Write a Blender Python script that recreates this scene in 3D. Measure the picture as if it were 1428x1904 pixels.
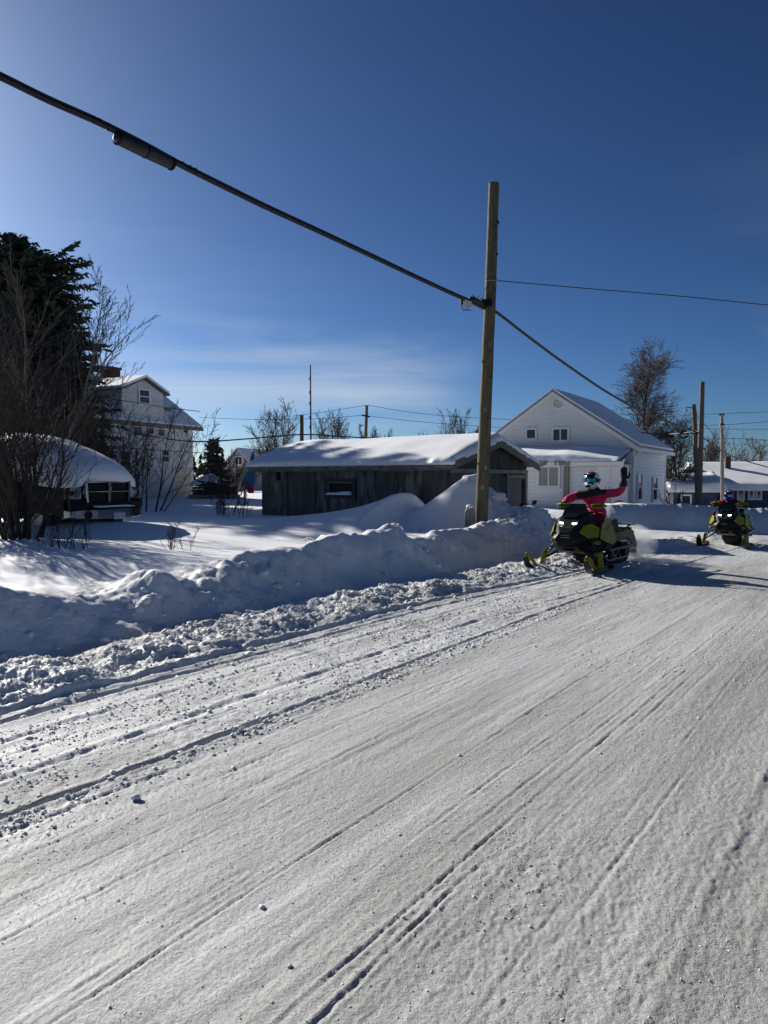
import bpy, bmesh, math, random
import numpy as np
from mathutils import Vector, Matrix

R = math.radians
scene = bpy.context.scene
for o in list(bpy.data.objects):
    bpy.data.objects.remove(o)
C = scene.collection

# ------------------------------------------------------------------ camera
F = 1375.0
PITCH = math.atan(62 / F)
CAMZ = 1.6
cam_d = bpy.data.cameras.new('camera')
cam_d.sensor_fit = 'VERTICAL'
cam_d.sensor_height = 36.0
cam_d.sensor_width = 27.0
cam_d.lens = F / 1904 * 36.0
cam_d.clip_start = 0.05
cam_d.clip_end = 5000
cam = bpy.data.objects.new('camera', cam_d)
cam.location = (0, 0, CAMZ)
cam.rotation_euler = (math.pi / 2 - PITCH, 0, 0)
C.objects.link(cam)
scene.camera = cam
scene.render.resolution_x = 768
scene.render.resolution_y = 1024

# ------------------------------------------------------------------ sky and sun
SUN_AZ = math.atan2(-0.69, 0.73)      # bearing of the sun, from +Y towards -X
SUN_EL = math.atan(0.45)
world = bpy.data.worlds.new('World')
scene.world = world
world.use_nodes = True
nt = world.node_tree
nt.nodes.clear()
w_out = nt.nodes.new('ShaderNodeOutputWorld')
w_bg = nt.nodes.new('ShaderNodeBackground')
w_sky = nt.nodes.new('ShaderNodeTexSky')
w_sky.sky_type = 'NISHITA'
w_sky.sun_disc = False
w_sky.sun_elevation = SUN_EL
w_sky.sun_rotation = SUN_AZ
w_sky.altitude = 1500
w_sky.air_density = 0.8
w_sky.dust_density = 2.0
w_sky.ozone_density = 5.0
w_bg.inputs['Strength'].default_value = 0.05
w_sc = nt.nodes.new('ShaderNodeVectorMath'); w_sc.operation = 'SCALE'; w_sc.inputs['Scale'].default_value = 0.61
w_ga = nt.nodes.new('ShaderNodeGamma'); w_ga.inputs['Gamma'].default_value = 1.37      # the phone's contrast on the blue sky
nt.links.new(w_sky.outputs[0], w_sc.inputs[0]); nt.links.new(w_sc.outputs[0], w_ga.inputs['Color'])
# thin cirrus low over the horizon
w_tc = nt.nodes.new('ShaderNodeTexCoord')
w_sep = nt.nodes.new('ShaderNodeSeparateXYZ')
nt.links.new(w_tc.outputs['Generated'], w_sep.inputs[0])
w_map = nt.nodes.new('ShaderNodeMapping')
w_map.inputs['Scale'].default_value = (1.7, 1.7, 15.0)
w_map.inputs['Rotation'].default_value = (0, 0, 0)
w_map.inputs['Location'].default_value = (4.37, 13.65, 23.12)
w_turn = nt.nodes.new('ShaderNodeMapping'); w_turn.inputs['Rotation'].default_value = (0, 0, R(-15))
nt.links.new(w_tc.outputs['Generated'], w_turn.inputs['Vector']); nt.links.new(w_turn.outputs[0], w_map.inputs['Vector'])
w_no = nt.nodes.new('ShaderNodeTexNoise')
w_no.inputs['Scale'].default_value = 1.0
w_no.inputs['Detail'].default_value = 6
w_no.inputs['Roughness'].default_value = 0.55
w_no.inputs['Distortion'].default_value = 0.5
nt.links.new(w_map.outputs[0], w_no.inputs['Vector'])
w_r = nt.nodes.new('ShaderNodeMapRange')
w_r.inputs['From Min'].default_value = 0.44
w_r.inputs['From Max'].default_value = 0.70
nt.links.new(w_no.outputs['Fac'], w_r.inputs['Value'])
w_band = nt.nodes.new('ShaderNodeValToRGB')
el = w_band.color_ramp.elements
el[0].position = 0.03; el[0].color = (0, 0, 0, 1)
el[1].position = 0.40; el[1].color = (0, 0, 0, 1)
e = el.new(0.09); e.color = (.75, .75, .75, 1)
e = el.new(0.155); e.color = (1, 1, 1, 1)
e = el.new(0.21); e.color = (.12, .12, .12, 1)
nt.links.new(w_sep.outputs['Z'], w_band.inputs['Fac'])
w_mul = nt.nodes.new('ShaderNodeMath'); w_mul.operation = 'MULTIPLY'
nt.links.new(w_r.outputs[0], w_mul.inputs[0])
nt.links.new(w_band.outputs['Color'], w_mul.inputs[1])
w_mul2 = nt.nodes.new('ShaderNodeMath'); w_mul2.operation = 'MULTIPLY'
w_mul2.inputs[1].default_value = 0.62
w_cov = nt.nodes.new('ShaderNodeTexNoise'); w_cov.inputs['Scale'].default_value = 1.6; w_cov.inputs['Detail'].default_value = 1     # the cirrus comes in loose patches
w_cm = nt.nodes.new('ShaderNodeMapping'); w_cm.inputs['Location'].default_value = (3.25, 3.66, 7.31)
nt.links.new(w_tc.outputs['Generated'], w_cm.inputs['Vector']); nt.links.new(w_cm.outputs[0], w_cov.inputs['Vector'])
w_cr = nt.nodes.new('ShaderNodeMapRange'); w_cr.inputs['From Min'].default_value = .46; w_cr.inputs['From Max'].default_value = .58
nt.links.new(w_cov.outputs['Fac'], w_cr.inputs['Value'])
w_mul3 = nt.nodes.new('ShaderNodeMath'); w_mul3.operation = 'MULTIPLY'
nt.links.new(w_mul.outputs[0], w_mul3.inputs[0]); nt.links.new(w_cr.outputs[0], w_mul3.inputs[1])
nt.links.new(w_mul3.outputs[0], w_mul2.inputs[0])
w_mix = nt.nodes.new('ShaderNodeMix'); w_mix.data_type = 'RGBA'
w_mix.inputs['B'].default_value = (9.5, 10.5, 11.5, 1)
nt.links.new(w_mul2.outputs[0], w_mix.inputs['Factor'])
w_tint = nt.nodes.new('ShaderNodeVectorMath'); w_tint.operation = 'MULTIPLY'; w_tint.inputs[1].default_value = (.98, 1.06, 1.05)
nt.links.new(w_ga.outputs[0], w_tint.inputs[0]); nt.links.new(w_tint.outputs[0], w_mix.inputs['A'])
nt.links.new(w_mix.outputs['Result'], w_bg.inputs['Color'])
nt.links.new(w_bg.outputs[0], w_out.inputs[0])

sun_d = bpy.data.lights.new('sun', 'SUN')
sun_d.energy = 5.0
sun_d.angle = R(0.53)
sun_d.color = (1.0, 0.965, 0.90)
sun = bpy.data.objects.new('sun', sun_d)
C.objects.link(sun)
sdir = Vector((math.sin(SUN_AZ) * math.cos(SUN_EL), math.cos(SUN_AZ) * math.cos(SUN_EL), math.sin(SUN_EL)))
sun.rotation_euler = sdir.to_track_quat('Z', 'Y').to_euler()
sun.location = sdir * 60

vs = scene.view_settings
vs.view_transform = 'Standard'
vs.look = 'None'
vs.gamma = 1.0
vs.exposure = 0.42
vs.use_curve_mapping = False
scene.render.engine = 'CYCLES'
scene.cycles.max_bounces = 6
scene.cycles.transparent_max_bounces = 8
scene.cycles.volume_bounces = 1

# ------------------------------------------------------------------ helpers
def W(px, py, Y):
    a = (px - 714) / F; b = -(py - 952) / F
    d = Vector((a, math.cos(PITCH) + b * math.sin(PITCH), -math.sin(PITCH) + b * math.cos(PITCH)))
    return Vector((0, 0, CAMZ)) + d * (Y / d.y)

def tag(o, label=None, cat=None, group=None, kind=None):
    if label: o['label'] = label
    if cat: o['category'] = cat
    if group: o['group'] = group
    if kind: o['kind'] = kind
    return o

def thing(name, label, cat, loc=(0, 0, 0), rz=0.0, group=None):
    o = bpy.data.objects.new(name, None)
    o.empty_display_size = 0.2
    C.objects.link(o)
    o.location = loc
    o.rotation_euler = (0, 0, rz)
    return tag(o, label, cat, group)

def link(name, me, parent=None):
    o = bpy.data.objects.new(name, me)
    C.objects.link(o)
    if parent is not None:
        o.parent = parent
    return o

def copy_tree(o, parent=None):
    c = o.copy()
    C.objects.link(c)
    c.parent = parent
    for ch in list(o.children):
        copy_tree(ch, c)
    return c

class MB:
    """collects shapes, then links them as one mesh object"""
    def __init__(self):
        self.v = []; self.f = []
    def add(self, vs_, fs):
        k = len(self.v)
        self.v.extend([tuple(p) for p in vs_])
        self.f.extend([tuple(i + k for i in q) for q in fs])
        return self
    def box(self, x0, x1, y0, y1, z0, z1):
        vs_ = [(x0, y0, z0), (x1, y0, z0), (x1, y1, z0), (x0, y1, z0), (x0, y0, z1), (x1, y0, z1), (x1, y1, z1), (x0, y1, z1)]
        return self.add(vs_, [(0, 3, 2, 1), (4, 5, 6, 7), (0, 1, 5, 4), (1, 2, 6, 5), (2, 3, 7, 6), (3, 0, 4, 7)])
    def hexa(self, p):
        return self.add(p, [(0, 3, 2, 1), (4, 5, 6, 7), (0, 1, 5, 4), (1, 2, 6, 5), (2, 3, 7, 6), (3, 0, 4, 7)])
    def plate(self, poly, off):
        """polygon of 3-D points given thickness by the vector off"""
        n = len(poly); off = Vector(off)
        vs_ = [Vector(p) for p in poly] + [Vector(p) + off for p in poly]
        fs = [tuple(range(n))[::-1], tuple(range(n, 2 * n))]
        for i in range(n):
            j = (i + 1) % n
            fs.append((i, j, n + j, n + i))
        return self.add(vs_, fs)
    def tube(self, pts, radii, k=6, cap=True, ref=None):
        pts = [Vector(p) for p in pts]
        if not hasattr(radii, '__len__'): radii = [radii] * len(pts)
        vs_ = []; fs = []
        a = None
        for i, p in enumerate(pts):
            d = pts[min(i + 1, len(pts) - 1)] - pts[max(i - 1, 0)]
            if d.length < 1e-9: d = Vector((0, 0, 1))
            d.normalize()
            if a is None:
                a = Vector((1, 0, 0)) if abs(d.x) < 0.8 else Vector((0, 1, 0))
            a = (a - d * a.dot(d)).normalized()
            b = d.cross(a)
            for q in range(k):
                t = 2 * math.pi * q / k
                vs_.append(p + (a * math.cos(t) + b * math.sin(t)) * radii[i])
        for i in range(len(pts) - 1):
            for q in range(k):
                r = (q + 1) % k
                fs.append((i * k + q, i * k + r, (i + 1) * k + r, (i + 1) * k + q))
        if cap:
            fs.append(tuple(range(k))[::-1])
            fs.append(tuple(range((len(pts) - 1) * k, len(pts) * k)))
        return self.add(vs_, fs)
    def loft(self, sections, cap=True):
        k = len(sections[0]); vs_ = [p for s in sections for p in s]; fs = []
        for i in range(len(sections) - 1):
            for q in range(k):
                r = (q + 1) % k
                fs.append((i * k + q, i * k + r, (i + 1) * k + r, (i + 1) * k + q))
        if cap:
            fs.append(tuple(range(k))[::-1]); fs.append(tuple(range((len(sections) - 1) * k, len(sections) * k)))
        return self.add(vs_, fs)
    def ball(self, c, r, seg=10, rings=6):
        if not hasattr(r, '__len__'): r = (r, r, r)
        vs_ = [(c[0], c[1], c[2] + r[2])]; fs = []
        for i in range(1, rings):
            t = math.pi * i / rings
            for q in range(seg):
                a = 2 * math.pi * q / seg
                vs_.append((c[0] + r[0] * math.sin(t) * math.cos(a), c[1] + r[1] * math.sin(t) * math.sin(a), c[2] + r[2] * math.cos(t)))
        vs_.append((c[0], c[1], c[2] - r[2]))
        for q in range(seg): fs.append((0, 1 + q, 1 + (q + 1) % seg))
        for i in range(rings - 2):
            for q in range(seg):
                a = 1 + i * seg + q; b = 1 + i * seg + (q + 1) % seg
                fs.append((a, a + seg, b + seg, b))
        l = len(vs_) - 1
        for q in range(seg): fs.append((l, l - seg + (q + 1) % seg, l - seg + q))
        return self.add(vs_, fs)
    def build(self, name, mat, parent=None, smooth=False, bevel=0, sub=0, fix=True):
        me = bpy.data.meshes.new(name)
        me.from_pydata(self.v, [], self.f)
        if fix:
            bm = bmesh.new(); bm.from_mesh(me)
            bmesh.ops.recalc_face_normals(bm, faces=bm.faces)
            bm.to_mesh(me); bm.free()
        if mat: me.materials.append(mat)
        if smooth:
            me.polygons.foreach_set('use_smooth', [True] * len(me.polygons))
        me.update()
        o = link(name, me, parent)
        if bevel:
            m = o.modifiers.new('bevel', 'BEVEL'); m.width = bevel; m.segments = 2; m.limit_method = 'ANGLE'
        if sub:
            m = o.modifiers.new('sub', 'SUBSURF'); m.levels = sub; m.render_levels = sub
        return o

def np_mesh(name, verts, faces, mat, parent=None, smooth=True):
    """verts (N,3) array, faces (M,4) or (M,3) array"""
    me = bpy.data.meshes.new(name)
    nf, k = faces.shape
    me.vertices.add(len(verts)); me.loops.add(nf * k); me.polygons.add(nf)
    me.vertices.foreach_set('co', np.ascontiguousarray(verts, dtype=np.float32).ravel())
    me.loops.foreach_set('vertex_index', np.ascontiguousarray(faces, dtype=np.int32).ravel())
    me.polygons.foreach_set('loop_start', np.arange(0, nf * k, k, dtype=np.int32))
    me.polygons.foreach_set('use_smooth', np.full(nf, smooth))
    me.update(calc_edges=True)
    me.validate()
    if mat: me.materials.append(mat)
    return link(name, me, parent)

# ------------------------------------------------------------------ noise
_rng = np.random.default_rng(7)
_T = [_rng.random((256, 256)) for _ in range(6)]
def vn(x, y, k=0):
    xi = np.floor(x).astype(np.int64); yi = np.floor(y).astype(np.int64)
    fx = x - xi; fy = y - yi
    fx = fx * fx * fx * (fx * (fx * 6 - 15) + 10); fy = fy * fy * fy * (fy * (fy * 6 - 15) + 10)
    T = _T[k % 6]
    x0 = xi & 255; x1 = (xi + 1) & 255; y0 = yi & 255; y1 = (yi + 1) & 255
    a = T[x0, y0] * (1 - fx) + T[x1, y0] * fx
    b = T[x0, y1] * (1 - fx) + T[x1, y1] * fx
    return (a * (1 - fy) + b * fy) * 2 - 1
def fbm(x, y, octs=4, k=0, gain=0.5):
    s = 0; a = 1; t = 0
    for i in range(octs):
        s = s + a * vn(x * 2 ** i + 17.3 * i, y * 2 ** i - 9.1 * i, k + i); t += a; a *= gain
    return s / t
def worley(x, y, k=0):
    xi = np.floor(x).astype(np.int64); yi = np.floor(y).astype(np.int64)
    best = np.full(x.shape, 9.0); A = _T[k % 6]; B = _T[(k + 1) % 6]; S = _T[(k + 2) % 6]
    for dx in (-1, 0, 1):
        for dy in (-1, 0, 1):
            cx = (xi + dx); cy = (yi + dy)
            px = cx + A[cx & 255, cy & 255]; py = cy + B[cx & 255, cy & 255]
            rad = 0.45 + 0.55 * S[cx & 255, cy & 255]
            d = np.hypot(x - px, y - py) / rad
            best = np.minimum(best, d)
    return best
def sst(a, b, x):
    t = np.clip((x - a) / (b - a), 0, 1)
    return t * t * (3 - 2 * t)

# ------------------------------------------------------------------ materials
def new_mat(name):
    m = bpy.data.materials.new(name); m.use_nodes = True
    return m, m.node_tree, m.node_tree.nodes['Principled BSDF']

def pm(name, col, rough=0.6, var=0.25, scale=6.0, bump=0.0, bscale=None, metal=0.0, stretch=(1, 1, 1), col2=None, spec=0.5, lo=0.35, hi=0.7, detail=6):
    """procedural colour: noise between a darker and a lighter tone, optional fine relief"""
    m, t, b = new_mat(name)
    tc = t.nodes.new('ShaderNodeTexCoord'); mp = t.nodes.new('ShaderNodeMapping')
    mp.inputs['Scale'].default_value = stretch
    t.links.new(tc.outputs['Object'], mp.inputs[0])
    no = t.nodes.new('ShaderNodeTexNoise'); no.inputs['Scale'].default_value = scale
    no.inputs['Detail'].default_value = detail; no.inputs['Roughness'].default_value = 0.62
    t.links.new(mp.outputs[0], no.inputs['Vector'])
    cr = t.nodes.new('ShaderNodeValToRGB')
    c2 = col2 or tuple(c * (1 - var) for c in col)
    cr.color_ramp.elements[0].position = lo; cr.color_ramp.elements[1].position = hi
    cr.color_ramp.elements[0].color = (*c2, 1); cr.color_ramp.elements[1].color = (*col, 1)
    t.links.new(no.outputs['Fac'], cr.inputs[0])
    t.links.new(cr.outputs[0], b.inputs['Base Color'])
    b.inputs['Roughness'].default_value = rough
    b.inputs['Metallic'].default_value = metal
    b.inputs['Specular IOR Level'].default_value = spec
    if bump:
        n2 = t.nodes.new('ShaderNodeTexNoise'); n2.inputs['Scale'].default_value = bscale or scale * 4
        n2.inputs['Detail'].default_value = 4
        t.links.new(mp.outputs[0], n2.inputs['Vector'])
        bp = t.nodes.new('ShaderNodeBump'); bp.inputs['Strength'].default_value = bump; bp.inputs['Distance'].default_value = 0.02
        t.links.new(n2.outputs['Fac'], bp.inputs['Height']); t.links.new(bp.outputs[0], b.inputs['Normal'])
    return m

def snow_mat(name, col, dirt, dscale, bumps, patch=False, sss=0.0):
    m, t, b = new_mat(name)
    L = t.links.new
    tc = t.nodes.new('ShaderNodeTexCoord')
    mp = t.nodes.new('ShaderNodeMapping'); mp.inputs['Rotation'].default_value = (0, 0, -math.atan2(UY, UX))
    L(tc.outputs['Object'], mp.inputs[0])
    def noise(vec, sc, det=5, ro=.65):
        n = t.nodes.new('ShaderNodeTexNoise'); n.inputs['Scale'].default_value = sc; n.inputs['Detail'].default_value = det; n.inputs['Roughness'].default_value = ro
        L(vec, n.inputs['Vector']); return n.outputs['Fac']
    def stretch(k):
        q = t.nodes.new('ShaderNodeMapping'); q.inputs['Scale'].default_value = (k, 1, 1); L(mp.outputs[0], q.inputs[0]); return q.outputs[0]
    def rng(v, a, b_, c, d):
        q = t.nodes.new('ShaderNodeMapRange'); L(v, q.inputs['Value'])
        for k, x in zip(('From Min', 'From Max', 'To Min', 'To Max'), (a, b_, c, d)): q.inputs[k].default_value = x
        return q.outputs[0]
    def mul(a, b_):
        q = t.nodes.new('ShaderNodeMath'); q.operation = 'MULTIPLY'; L(a, q.inputs[0]); L(b_, q.inputs[1]); return q.outputs[0]
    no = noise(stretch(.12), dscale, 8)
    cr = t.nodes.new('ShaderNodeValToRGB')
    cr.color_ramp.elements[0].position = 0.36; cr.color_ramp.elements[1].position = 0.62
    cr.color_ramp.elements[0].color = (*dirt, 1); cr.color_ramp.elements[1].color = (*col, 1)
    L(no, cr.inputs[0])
    sp_ = rng(noise(tc.outputs['Object'], 70, 6, .7), .33, .52, .62 if patch else .97, 1.0)
    mx = t.nodes.new('ShaderNodeMix'); mx.data_type = 'RGBA'; mx.blend_type = 'MULTIPLY'; mx.inputs['Factor'].default_value = 1
    colour = cr.outputs[0]
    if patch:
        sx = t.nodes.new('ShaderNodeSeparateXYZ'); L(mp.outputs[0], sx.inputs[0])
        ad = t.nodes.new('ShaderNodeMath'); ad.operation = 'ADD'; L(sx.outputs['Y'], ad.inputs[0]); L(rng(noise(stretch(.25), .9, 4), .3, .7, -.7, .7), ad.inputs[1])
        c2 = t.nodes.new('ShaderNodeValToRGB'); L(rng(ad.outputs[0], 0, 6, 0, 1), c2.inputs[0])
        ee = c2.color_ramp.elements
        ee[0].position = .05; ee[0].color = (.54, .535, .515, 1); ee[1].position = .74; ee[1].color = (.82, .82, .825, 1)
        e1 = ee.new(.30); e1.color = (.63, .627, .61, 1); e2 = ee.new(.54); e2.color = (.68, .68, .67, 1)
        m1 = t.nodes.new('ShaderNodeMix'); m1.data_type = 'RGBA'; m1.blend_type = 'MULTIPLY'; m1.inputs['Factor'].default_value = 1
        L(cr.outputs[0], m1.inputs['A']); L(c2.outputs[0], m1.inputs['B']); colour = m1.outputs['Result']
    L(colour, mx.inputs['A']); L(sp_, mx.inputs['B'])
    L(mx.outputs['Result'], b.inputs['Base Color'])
    b.inputs['Roughness'].default_value = 0.62
    b.inputs['Specular IOR Level'].default_value = 0.2
    if sss:
        b.inputs['Subsurface Weight'].default_value = sss; b.inputs['Subsurface Radius'].default_value = (.5, .6, .8); b.inputs['Subsurface Scale'].default_value = .03
    pm_ = None
    if patch:      # glazed and crumbly patches drawn out along the road
        pm_ = rng(noise(stretch(.3), 1.5, 5), .36, .60, .22, 1.0)
        L(rng(pm_, .2, 1.0, .42, .75), b.inputs['Roughness'])
    prev = None
    for bb in bumps:
        sc, st, di = bb[:3]
        h = noise(stretch(bb[3]) if len(bb) > 3 else tc.outputs['Object'], sc)
        if pm_ is not None: h = mul(h, pm_)
        bp = t.nodes.new('ShaderNodeBump'); bp.inputs['Strength'].default_value = st; bp.inputs['Distance'].default_value = di
        L(h, bp.inputs['Height'])
        if prev: L(prev.outputs[0], bp.inputs['Normal'])
        prev = bp
    if prev: L(prev.outputs[0], b.inputs['Normal'])
    return m
UX, UY = .574, .819          # road direction; across the road: (UY, -UX)
M = {}
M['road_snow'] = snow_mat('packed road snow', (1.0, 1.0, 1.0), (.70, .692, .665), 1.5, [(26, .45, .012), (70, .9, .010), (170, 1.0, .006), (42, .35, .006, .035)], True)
M['yard_snow'] = snow_mat('fresh snow', (.90, .90, .91), (.90, .90, .91), 1.0, [(9, .10, .02), (90, .12, .003)])
M['crumb'] = snow_mat('road crumbs', (.74, .738, .725), (.60, .595, .58), 3.0, [(120, .5, .004)])
M['bank_snow'] = snow_mat('ploughed snow', (.82, .82, .83), (.70, .695, .68), 1.2, [(6, .5, .05), (22, .5, .02), (70, .5, .006)])
M['cap_snow'] = snow_mat('roof snow', (.90, .90, .91), (.90, .90, .91), 1.0, [(3, .15, .03), (40, .2, .005)])
M['clod'] = snow_mat('snow clods', (.76, .76, .755), (.64, .64, .63), 2.0, [(60, .6, .008), (200, .6, .004)], sss=.35)

def glass(name, col, rough=0.05):
    m, t, b = new_mat(name)
    b.inputs['Base Color'].default_value = (*col, 1); b.inputs['Roughness'].default_value = rough
    b.inputs['Specular IOR Level'].default_value = 0.8
    no = t.nodes.new('ShaderNodeTexNoise'); no.inputs['Scale'].default_value = 1.5
    bp = t.nodes.new('ShaderNodeBump'); bp.inputs['Strength'].default_value = 0.02
    t.links.new(no.outputs['Fac'], bp.inputs['Height']); t.links.new(bp.outputs[0], b.inputs['Normal'])
    return m
def emit(name, col, st):
    m, t, b = new_mat(name)
    b.inputs['Base Color'].default_value = (*col, 1)
    b.inputs['Emission Color'].default_value = (*col, 1); b.inputs['Emission Strength'].default_value = st
    return m

M['pole'] = pm('weathered pole wood', (.20, .165, .088), .85, .5, 5, .6, 30, stretch=(6, 6, .5), col2=(.085, .070, .040))
M['pole_grey'] = pm('grey pole wood', (.17, .145, .115), .85, .5, 5, .4, 30, stretch=(6, 6, .5), col2=(.08, .068, .058))
M['wood_grey'] = pm('grey weathered wood', (.34, .32, .285), .85, .5, 4, .4, 20, stretch=(8, 8, .6), col2=(.12, .11, .10))
M['plank_dark'] = pm('dark weathered plank', (.085, .075, .065), .9, .5, 5, .4, 24, stretch=(8, 8, .6), col2=(.03, .028, .026))
M['panel'] = pm('stained grey panel', (.20, .195, .18), .85, .6, 2.6, .25, 18, stretch=(1.8, 1.8, .45), col2=(.05, .048, .046), lo=.40, hi=.64)
M['panel2'] = pm('sooty grey panel', (.11, .107, .10), .85, .6, 2.2, .25, 18, stretch=(2.5, 2.5, .5), col2=(.05, .048, .046))
M['fascia'] = pm('grey fascia board', (.24, .225, .205), .85, .5, 4, .3, 16, stretch=(1, 6, 6), col2=(.07, .064, .06))
M['door_wood'] = pm('brown grey door wood', (.20, .17, .14), .85, .4, 5, .3, 20, stretch=(6, 6, .6))
M['dark_hole'] = pm('dark interior', (.012, .012, .013), .9, .3, 3)
M['siding'] = pm('white siding', (.80, .81, .82), .5, .06, 2)
M['joint'] = pm('shadowed sheathing', (.50, .505, .51), .7, .1, 3)
M['trim'] = pm('white trim', (.78, .78, .78), .45, .06, 3)
M['old_white'] = pm('old white clapboard', (.66, .67, .68), .75, .35, 3, .2, 20, col2=(.44, .44, .445))
M['beige'] = pm('beige garage door', (.42, .38, .33), .6, .12, 3)
M['roof_grey'] = pm('grey roof sheet', (.30, .31, .33), .6, .2, 4)
M['blue_siding'] = pm('dark blue siding', (.045, .06, .115), .6, .25, 3)
M['brick'] = pm('dark brick', (.10, .055, .045), .9, .4, 12)
M['glass'] = glass('window glass', (.03, .035, .045))
M['curtain'] = pm('window with pale curtain', (.30, .30, .27), .35, .2, 2, stretch=(8, 8, .3))
M['rubber'] = pm('black rubber', (.012, .012, .013), .75, .4, 12)
M['black'] = pm('black plastic', (.008, .008, .009), .5, .3, 8, spec=.25)
M['black_gloss'] = pm('black gloss plastic', (.006, .006, .007), .2, .3, 8, spec=.35)
M['lime'] = pm('yellow green plastic', (.22, .215, .010), .45, .12, 3, spec=.15)
M['lime_grey'] = pm('snow dusted lime', (.16, .16, .06), .5, .3, 9, col2=(.08, .08, .03), spec=.15)
M['steel'] = pm('dull steel', (.30, .30, .31), .35, .3, 12, metal=1.0)
M['chrome'] = pm('chrome', (.34, .35, .38), .18, .1, 5, metal=1.0)
M['chrome_dark'] = pm('dull chrome', (.24, .25, .27), .22, .2, 5, metal=1.0)
M['flap'] = pm('snow dusted flap', (.33, .33, .35), .8, .35, 9, col2=(.12, .12, .13))
M['lamp'] = emit('lit headlight', (1.0, .97, .92), 9.0)
M['lens'] = glass('headlight lens', (.30, .31, .33), .12)
M['amber'] = pm('amber lens', (.55, .22, .03), .2, .15, 8)
M['truck'] = pm('dark truck paint', (.008, .009, .011), .45, .2, 4, spec=.15)
M['plate'] = pm('pale licence plate', (.62, .64, .68), .4, .2, 20)
M['pink'] = pm('pink snowsuit', (.62, .012, .095), .7, .22, 5, .25, 22)
M['suit_black'] = pm('black snowsuit', (.010, .010, .011), .75, .3, 6, .25, 22)
M['teal'] = pm('teal snowsuit', (.02, .14, .17), .7, .25, 6, .2, 22)
M['suit_dark'] = pm('dark plum snowsuit', (.07, .012, .03), .7, .4, 9, .2, 22)
M['goggle'] = None
M['bark'] = pm('grey brown bark', (.075, .062, .052), .9, .4, 8, .3, 30)
M['bark_dark'] = pm('dark bark', (.040, .032, .027), .9, .4, 8, .3, 30)
M['birch'] = pm('pale birch bark', (.26, .235, .205), .85, .5, 9, .2, 30, stretch=(1, 1, 4), col2=(.10, .09, .08))
M['twig'] = pm('reddish brown twigs', (.070, .048, .038), .9, .35, 6)
M['needle'] = pm('spruce needles', (.065, .095, .058), .8, .45, 2.5, col2=(.028, .044, .030))
M['needle_far'] = pm('far spruce needles', (.028, .042, .032), .8, .4, 2.0)
M['cable'] = pm('black cable jacket', (.020, .020, .021), .55, .3, 10)
M['wire'] = pm('dark wire', (.030, .030, .034), .6, .3, 10)
M['box_white'] = pm('white terminal box', (.62, .62, .62), .5, .15, 10)
M['red'] = pm('faded red paint', (.20, .03, .02), .55, .3, 6)
M['blue_cloth'] = pm('blue canvas', (.05, .19, .36), .8, .25, 5)
M['red_cloth'] = pm('red canvas', (.42, .025, .03), .8, .25, 5)
M['bin'] = pm('dark grey bin', (.030, .030, .034), .5, .25, 6)

# ------------------------------------------------------------------ terrain
def sn(x, y): return x * UX + y * UY, x * UY - y * UX
def xy(s, n): return s * UX + n * UY, s * UY - n * UX
crest_s = np.array([-30, 0, 3.36, 3.72, 4.01, 4.22, 4.79, 5.1, 5.31, 5.63, 5.9, 6.2, 6.64, 7.27, 8.3, 8.85, 9.1, 9.5, 10.25, 10.45, 10.8, 11.9, 13, 14, 15, 16, 17, 18, 60])
crest_h = np.array([.6, .6, .62, .58, .49, .47, .44, .50, .54, .41, .42, .47, .59, .65, .66, .78, .74, .69, .84, .80, .72, .73, .75, .76, .74, .68, .66, .5, .5])
crest_h = crest_h - .05 - .09 * np.exp(-((crest_s - 5.5) / .7) ** 2) - np.where(crest_s >= 10.6, .11, 0)
def drop(x): return -0.045 * np.log1p(np.exp(np.clip((x - 4.5) / .8, -30, 30))) * .8 * np.where(x > 60, 60 / np.maximum(x, 1), 1)
def gauss(x, y, cx, cy, sx, sy, a=0.0):
    c, s = math.cos(a), math.sin(a)
    dx, dy = x - cx, y - cy
    p = (dx * c + dy * s) / sx; q = (-dx * s + dy * c) / sy
    return np.exp(-(p * p + q * q))
_fx = np.linspace(6.6, 60, 40); FB = np.stack([_fx, 28.1 - .012 * (_fx - 6.6) - .0022 * (_fx - 6.6) ** 2], -1)
def dist_poly(x, y, P):
    best = np.full(x.shape, 1e9); side = np.zeros(x.shape)
    for (ax, ay), (bx, by) in zip(P[:-1], P[1:]):
        dx, dy = bx - ax, by - ay; l2 = dx * dx + dy * dy
        t = np.clip(((x - ax) * dx + (y - ay) * dy) / l2, 0, 1)
        d = np.hypot(x - ax - t * dx, y - ay - t * dy)
        sd = (x - ax) * dy - (y - ay) * dx      # >0 on the camera side
        side = np.where(d < best, sd, side); best = np.minimum(best, d)
    return best, side
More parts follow.
